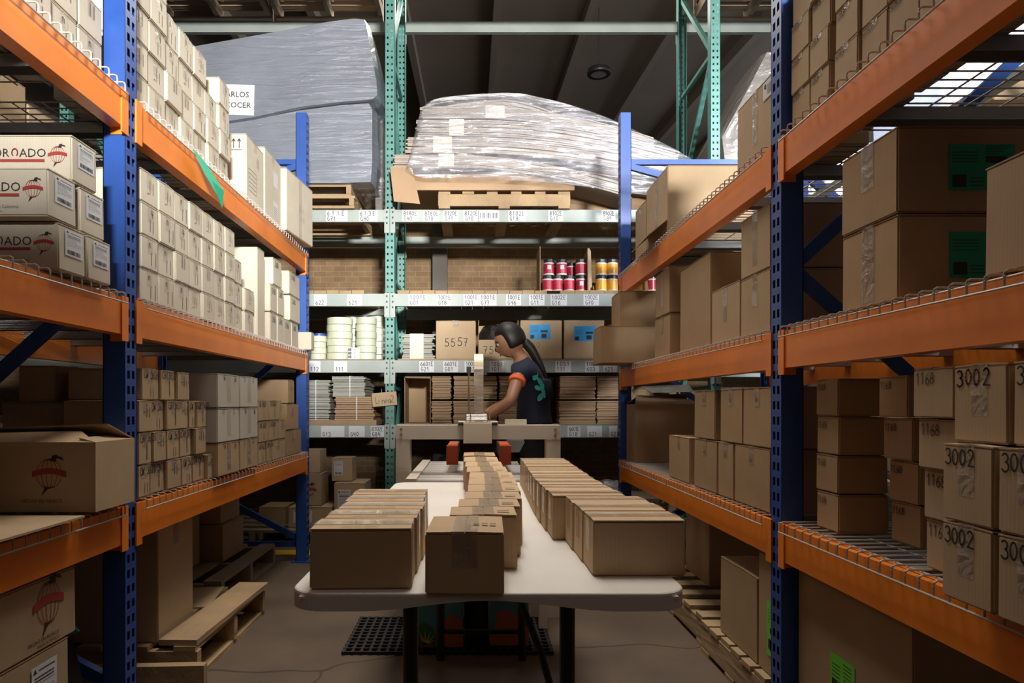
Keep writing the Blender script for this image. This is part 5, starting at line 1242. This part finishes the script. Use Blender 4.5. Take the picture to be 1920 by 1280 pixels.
for i, px in enumerate((1127, 1148)):
    jar('amber jar with black lid beside the far right blue post, lower %s' % ['left', 'right'][i], X(px, 5.72), 5.72, z0+.004, 'jary', 'amber jars')
    jar('amber jar with black lid beside the far right blue post, upper %s' % ['left', 'right'][i], X(px, 5.72), 5.72, z0+.1375, 'jary', 'upper amber jars')
for i, px in enumerate((1172, 1194)):
    jar('amber jar right of the far blue post, lower %s' % ['left', 'right'][i], X(px, 5.72), 5.72, z0+.004, 'jary', 'amber jars past the post')
    jar('amber jar right of the far blue post, upper %s' % ['left', 'right'][i], X(px, 5.72), 5.72, z0+.1375, 'jary', 'upper amber jars past the post')
jar('crimson jar at the right behind the orange beam end', X(1224, 5.72), 5.72, z0+.004, 'jarr', None)
def tray(label, px0, px1, hgt, hl, hr):
    T = thing('cut_carton', label, 'box', ((gx(px0)+gx(px1))/2, 5.65, z0)); w = gx(px1)-gx(px0)
    mb = MB(); mb.box(-w/2, w/2, 0, .30, 0, .0035); mb.box(-w/2, w/2, .297, .30, .0036, .12); mb.box(-w/2-.004, -w/2, 0, .30, 0, hl)
    mb.hexa([(w/2,0,0),(w/2+.004,0,0),(w/2+.004,.3,0),(w/2,.3,0),(w/2+.0,-.0,hr),(w/2+.006,-.0,hr),(w/2+.006,.3,hr*.9),(w/2,.3,hr*.9)])
    part('carton_body', mb, ['kraft2'], T)
    mb = MB(); mb.hexa([(w/2+.007,.0,0),(w/2+.011,.0,0),(w/2+.045,.05,0),(w/2+.041,.05,0),(w/2+.007,0,hr),(w/2+.011,0,hr),(w/2+.035,.05,hr*.97),(w/2+.031,.05,hr*.97)]); part('flap', mb, ['kraft2'], T)
tray('cut open carton holding the crimson jars', 1014, 1103, 0, .365, .35); tray('cut open carton holding the amber jars', 1115, 1211, 0, .04, .09)

# third shelf, right bay
z0 = 1.441+.0135
sheets('cardboard_bundle', 'low pile of folded grey cartons, shelf right of the green post', gx(755), gx(813), z0, gz(625), BY+.02, BY+.42, 'sheetg', None, 14, seed=21, jit=.018, band=(gx(768), gx(794)), strap=False)
def b5557(o, w, d, h):
    mb = MB(); fr = face_frame('-y', w, d, h); draw(mb, fr, text_strokes('5557', .075, .105, .065, .06, .78, random.Random(4)), .006, 0); link('marking', mb.mesh('marking', ['ink']), o)
box('brown carton handwritten 5557 on the third grey shelf', gx(817), gx(892), 5.64, 5.98, z0, gz(600)-z0, 'kraft2', 'y', tape=.05, drop=.05, paper=b5557)
T = thing('open_carton', 'open brown carton holding black plastic bags, behind the person', 'box', ((gx(897)+gx(972))/2, 5.80, z0)); w = gx(972)-gx(897); d, h, t = .34, .155, .004
mb = MB(); mb.box(-w/2, w/2, -d/2, d/2, 0, t); mb.box(-w/2, w/2, -d/2, -d/2+t, t, h); mb.box(-w/2, w/2, d/2-t, d/2, t, h+.15); mb.box(-w/2, -w/2+t, -d/2+t, d/2-t, t, h+.16); mb.box(w/2-t, w/2, -d/2+t, d/2-t, t, h+.16); part('carton_body', mb, ['kraft2'], T)
mb = MB(); fr = face_frame('-y', w, d, h); draw(mb, fr, text_strokes('75 1', .04, .045, .06, .06, .8), .005, 0, .001); part('marking', mb, ['ink'], T)
mb = MB(); rn = random.Random(8); mb.lathe([(.001, 0), (.12, .02), (.148, .08), (.150, .17), (.12, .215), (.06, .23), (.001, .235)], ((gx(897)+gx(972))/2, 5.80, z0+.06), 16); mb.v = [(a+rn.uniform(-.008,.008), b_+rn.uniform(-.008,.008), c+rn.uniform(-.01,.01)) for a, b_, c in mb.v]
o = link('plastic_bag', mb.mesh('plastic_bag', [mat('shiny_black_film', (.015,.015,.016), .2, spec=.8)])); tag(o, 'shiny black plastic bag stuffed in the open carton behind the person', 'bag')
def bluelab(sc, num=None):
    def f(o, w, d, h):
        mb = MB(); fr = face_frame('-y', w, d, h); x0, x1 = w*sc[0], w*sc[1]; y0, y1 = h*sc[2], h*sc[3]; rect(mb, fr, x0, x1, y0, y1, 0, .0012)
        W_, H_ = x1-x0, y1-y0; rect(mb, fr, x0+.05*W_, x0+.22*W_, y0+.06*H_, y0+.3*H_, 1, .002); rect(mb, fr, x0+.54*W_, x0+.88*W_, y0+.48*H_, y0+.62*H_, 1, .002); rect(mb, fr, x0+.58*W_, x0+.82*W_, y0+.1*H_, y0+.38*H_, 1, .002)
        for k in range(5): draw(mb, fr, [[(x0+.06*W_, y1-(.12+.09*k)*H_), (x0+.42*W_, y1-(.12+.09*k)*H_)]], .0018, 1, .002)
        if num: draw(mb, fr, text_strokes(num, .06, h*.28, .045, .06, .8), .003, 2, .001)
        link('label', mb.mesh('label', ['cyan', 'ink', 'inkf']), o)
    return f
box('brown carton with a bright blue label, right behind the person', gx(976), gx(1054), 5.64, 5.98, z0, gz(599)-z0, 'kraft2', 'y', tape=None, paper=bluelab((.22, .72, .50, .88), '550'))
box('brown carton with a blue label, farther right on the third grey shelf', gx(1058), gx(1134), 5.64, 5.98, z0, gz(599)-z0, 'kraft2', 'y', tape=None, paper=bluelab((.25, .78, .46, .84)))
box('brown carton behind the aisle boxes, third grey shelf, far right', gx(1150), gx(1225), 5.66, 5.98, z0, .30, 'kraft2', 'y', tape=None)

# fourth shelf: bundles of folded cartons
z1 = .911+.042; z2 = .911+.012
for i, (a, c, p0, p1, zb_, m) in enumerate(((560, 616, 795, 752, z1, 'sheetg'), (627, 701, 795, 752, z1, 'sheetb'), (560, 616, 747, 714, None, 'sheetg'), (622, 682, 747, 706, None, 'sheetg'))):
    za = zb_ if zb_ else z1+.192; hh = (p0-p1)*BY/F
    sheets('cardboard_bundle', 'bundle of folded cartons on the low left grey shelf, %s' % ['lower left', 'lower right', 'upper left', 'upper right'][i], gx(a), gx(c), za, za+(.190 if zb_ else hh*.95), BY+.03, BY+.55, m, None, 13, seed=30+i, jit=.01, band=None, grp='bundles on the low left grey shelf')
for i, (a, c, zt, bnd) in enumerate(((809, 846, 749, None), (850, 932, 749, (876, 910)), (936, 1022, 749, None), (1050, 1119, 749, (1080, 1106)), (1121, 1190, 749, (1141, 1160)))):
    hh = .19
    for s in range(2):
        sheets('cardboard_bundle', 'bundle of brown flat cartons behind the machine, column %s from left, %s' % (['one', 'two', 'three', 'four', 'five'][i], ['lower', 'upper'][s]), gx(a)+.004*s, gx(c)-.004*s, z2+s*(hh+.012), z2+s*(hh+.012)+hh, BY+.03, BY+.5, 'sheetb', None, 15, seed=40+i*2+s, jit=.007, band=None, strap=False, grp='brown bundles behind the machine')
        if bnd:
            pass
T = thing('open_carton', 'dark open carton lying on its side, lowest shelf right of the green post', 'box', ((gx(757)+gx(807))/2, BY+.22, z2)); w = gx(806)-gx(757); h = gz(705)-z2; d = .36; t = .004
mb = MB(); mb.box(-w/2, w/2, -d/2, d/2, 0, t); mb.box(-w/2, w/2, -d/2, d/2, h-t, h); mb.box(-w/2, -w/2+t, -d/2, d/2, t, h-t); mb.box(w/2-t, w/2, -d/2, d/2, t, h-t); mb.box(-w/2, w/2, d/2-t, d/2, t, h-t); part('carton_body', mb, ['kraft'], T)
mb = MB(); mb.hexa([(-w/2,-d/2,h),(w/2,-d/2,h),(w/2,-d/2-.005,h),(-w/2,-d/2-.005,h),(-w/2+.02,-d/2-.06,h-.015),(w/2,-d/2-.08,h-.02),(w/2,-d/2-.085,h-.02),(-w/2+.02,-d/2-.065,h-.015)]); part('flap', mb, ['kraft2'], T)
# handwritten sign on the green post
T = thing('cardboard_sign', 'cardboard sign handwritten LINEA 2, hanging on the green post', 'sign', (X(721, 5.59), 5.592, Z(748, 5.59)))
T.rotation_euler = (0, math.radians(-5), 0)
mb = MB(); mb.box(-.10, .10, -.004, 0, -.055, .055); part('card', mb, ['kraft2'], T)
mb = MB(); fr = (Vector((-.10,-.004,-.055)), Vector((1,0,0)), Vector((0,0,1)), Vector((0,-1,0))); draw(mb, fr, text_strokes('Linea', .022, .022, .052, .05, .5, random.Random(2))+text_strokes('2', .148, .026, .055, .02), .0035, 0); part('marking', mb, ['ink'], T)
mb = MB(); mb.tube([(-.02, -.002, .05), (-.018, .004, .085)], .002, 6); mb.tube([(.02, -.002, .05), (.018, .004, .085)], .002, 6); part('wire_tie', mb, ['zinc'], T)

# floor goods at the far left, under the green rack
pallet('low pallet on the floor under the far shelves at the left', -2.4, -.95, 5.2, 6.3, 0, 'x', 'wood2', .13, 6)
z0 = .1305
def slab_(o, w, d, h):
    mb = MB(); fr = face_frame('-y', w, d, h); shipping(mb, fr, w*.12, w*.55, h*.25, h*.85, seed=int(w*1e3)); link('label', mb.mesh('label', ['paper', 'ink']), o)
def logobox(o, w, d, h):
    mb = MB(); fr = face_frame('-y', w, d, h); logo(mb, fr, w*.5, h*.5, min(w, h)*.22); link('printed_logo', mb.mesh('printed_logo', ['red', 'ink']), o)
dd_ = 5.4
def fbox(label, a, c, pb_, pt_, d0, dep, m='kraft2', paper=None, z=None, rz=0):
    z_ = Z(pb_, d0) if z is None else z; return box(label, X(a, d0), X(c, d0), d0, d0+dep, z_, Z(pt_, d0)-z_, m, 'y', tape=None, paper=paper, rz=rz)
fbox('brown carton with white sticker on the far left floor pallet, bottom left', 540, 622, 0, 950, 5.3, .36, z=z0, paper=lambda o, w, d, h: slab_(o, w, d, h))
fbox('brown carton with a red balloon print, standing among the far floor boxes', 560, 602, 0, 888, 5.35, .28, paper=logobox, z=Z(950, 5.3)+.001)
fbox('plain brown carton on the red printed one by the far left post', 566, 600, 0, 843, 5.40, .24, z=Z(888, 5.35)+.001)
fbox('brown open carton with white sticker, centre of the far floor boxes', 626, 684, 0, 905, 5.32, .34, z=z0, paper=slab_)
fbox('small brown carton with white sticker, on top of the far floor boxes', 622, 660, 0, 858, 5.42, .22, z=Z(905, 5.32)+.001, paper=slab_)
# back of the lower left rack
fbox('dark brown carton on the floor behind the far left pallet', 485, 535, 0, 950, 5.45, .3, 'kraft', z=z0)
mb = MB(); mb.box(-.25, .25, -.08, .08, 0, .012); o = link('floor_guard', mb.mesh('floor_guard', ['yellow']), None, (X(530, 5.0), 4.98, 0)); tag(o, 'yellow strip on the floor between the left rack and far shelves', 'strip')

# upper level of the green rack: stacked empty pallets
for i, (a, c, n) in enumerate(((-2.9, -1.9, 2), (-1.85, -.85, 2), (2.1, 3.1, 2), (.75, 1.75, 0))):
    for k in range(n): pallet('empty pallet on the highest shelf, %s stack, %s' % (['far left', 'left of the post', 'right'][i], ['lower', 'upper'][k]), a, c, BY, BY+.95, 4.711+.1405*k, 'x', 'wood2', .14, 6)
# next bay to the right
o = lump('wrapped_slab', [(2.1,2.675),(3.2,2.675),(3.3,3.2),(2.55,4.02),(2.42,4.02),(2.28,3.75),(2.03,3.28)], -.02, .8, 'wraps', None, 2.675, 2.5); o.location = (2.5, 5.7, 2.675); o['label'] = 'silvery wrapped slab leaning high behind the right green post'; o['category'] = 'wrapped goods'

# ================================================================ beyond the blue racks
def plainrack(label, x, y0, y1, zs, fs, top=3.6):
    R = thing('pallet_rack', label, 'rack', (x, y0, 0))
    for yy in (0, y1-y0-.08):
        for xx in (0, fs*1.0):
            mb = MB(); mb.box(min(xx, xx-.07), max(xx, xx-.07), yy, yy+.08, 0, top); part('post', mb, ['blue'], R)
        for j in range(4 if fs > 0 else 0):
            za, zb_ = .3+j*.8, .3+(j+1)*.8; p, q = ((.0, yy+.04, za), (fs*1.0, yy+.04, zb_)) if j % 2 else ((fs*1.0, yy+.04, za), (.0, yy+.04, zb_)); mb = MB(); mb.bar(p, q, .035, .06); part('brace', mb, ['blue'], R)
    for z in zs:
        for xx in (0, fs*1.0): mb = MB(); mb.box(xx-.06, xx-.01, .082, y1-y0-.082, z-(.11 if z < 2 else .035), z); part('beam', mb, ['beam'], R)
    return R
plainrack('blue rack standing behind the right rack, seen through the wire decks', 2.35, -.2, 2.3, [.7, 1.4, 2.5], 1)
plainrack('second blue rack behind the right rack, farther along', 2.35, 2.4, 4.9, [.7, 1.4, 2.5], 1)
plainrack('blue rack behind the left rack, seen through the wire decks', -2.45, -.2, 2.3, [.7, 1.4, 2.5], -1)
plainrack('second blue rack behind the left rack, farther along', -2.45, 2.4, 4.9, [.7, 1.4, 2.5], -1)
def blob_(label, c, s, m, seed, name='wrapped_bundle'):
    bm = bmesh.new(); bmesh.ops.create_icosphere(bm, subdivisions=4, radius=1); rn = random.Random(seed)
    ph = [rn.uniform(0, 6) for _ in range(6)]
    for v in bm.verts:
        x, y, z = v.co; q = [math.copysign(abs(t)**.55, t) for t in (x, y, z)]; w_ = 1+.035*math.sin(7*x+ph[0])+.03*math.sin(9*z+ph[1])+.02*math.sin(17*y+ph[2])
        v.co = (q[0]*s[0]*w_, q[1]*s[1]*w_, max(-1, q[2])*s[2]*w_+s[2])
        if v.co.z < 0: v.co.z = 0
    me = bpy.data.meshes.new(name); bm.to_mesh(me); bm.free(); me.materials.append(M[m]); me.polygons.foreach_set('use_smooth', [True]*len(me.polygons)); o = link(name, me, None, c); tag(o, label, 'wrapped goods')
def shelfgoods(x0, x1, y0, y1, z, n, side, base, zmax=.5, seed=1):
    rn = random.Random(seed); y = y0
    for k in range(n):
        L = (y1-y0)/n
        box('%s, %s along' % (base, NTH[k]), x0, x1, y+.01, y+L-.01, z, rn.uniform(.6, 1)*zmax, rn.choice(['kraft', 'kraft2', 'grayc']), 'x', tape=.05); y += L
# stock of the rack behind the right one
for (za, zz, nm) in ((.702, .45, 'low'), (1.402, .5, 'middle')):
    shelfgoods(2.36, 2.9, 2.52, 4.75, za, 5, 1, 'carton on the %s shelf of the rack behind the right rack' % nm, zz, int(za*10))
    shelfgoods(2.36, 2.9, -.08, 2.18, za, 5, 1, 'carton on the near %s shelf behind the right rack' % nm, zz, int(za*10)+5)
blob_('white tarpaulin bundle high behind the right rack, seen through the deck', (2.92, 4.15, 2.501), (.36, .40, .40), 'wrapw', 1)
box('brown carton beside the white tarpaulin bundle, behind the right rack', 2.42, 2.80, 3.2, 3.6, 2.501, .10, 'kraft2', 'x')
# stock behind the left rack
for (za, zz, nm) in ((.702, .45, 'low'), (1.402, .5, 'middle'), (2.501, .42, 'upper')):
    shelfgoods(-3.2, -2.5, 2.52, 4.75, za, 5, -1, 'carton on the %s shelf of the rack behind the left rack' % nm, zz, int(za*10)+1)
    shelfgoods(-3.2, -2.5, -.08, 2.18, za, 5, -1, 'carton on the near %s shelf behind the left rack' % nm, zz, int(za*10)+7)

# hanging lamp
d = 9.0; T = thing('pendant_lamp', 'dark round high-bay lamp hanging on a thin cord from the roof', 'lamp', (X(1123, d), d, Z(137, d)))
mb = MB(); mb.lathe([(.001, .10), (.05, .10), (.06, .06), (.14, .05), (.155, .0), (.15, -.02), (.105, -.022)], (0,0,0), 32); part('lamp_housing', mb, ['dark'], T, smooth=False)
mb = MB(); mb.lathe([(.001, -.018), (.106, -.018)], (0,0,0), 32); part('diffuser', mb, ['wallp'], T)
mb = MB(); mb.tube([(0,0,.1), (0,0,RZ(d)-Z(137, d)-.01)], .005, 6); part('cord', mb, ['dark'], T)
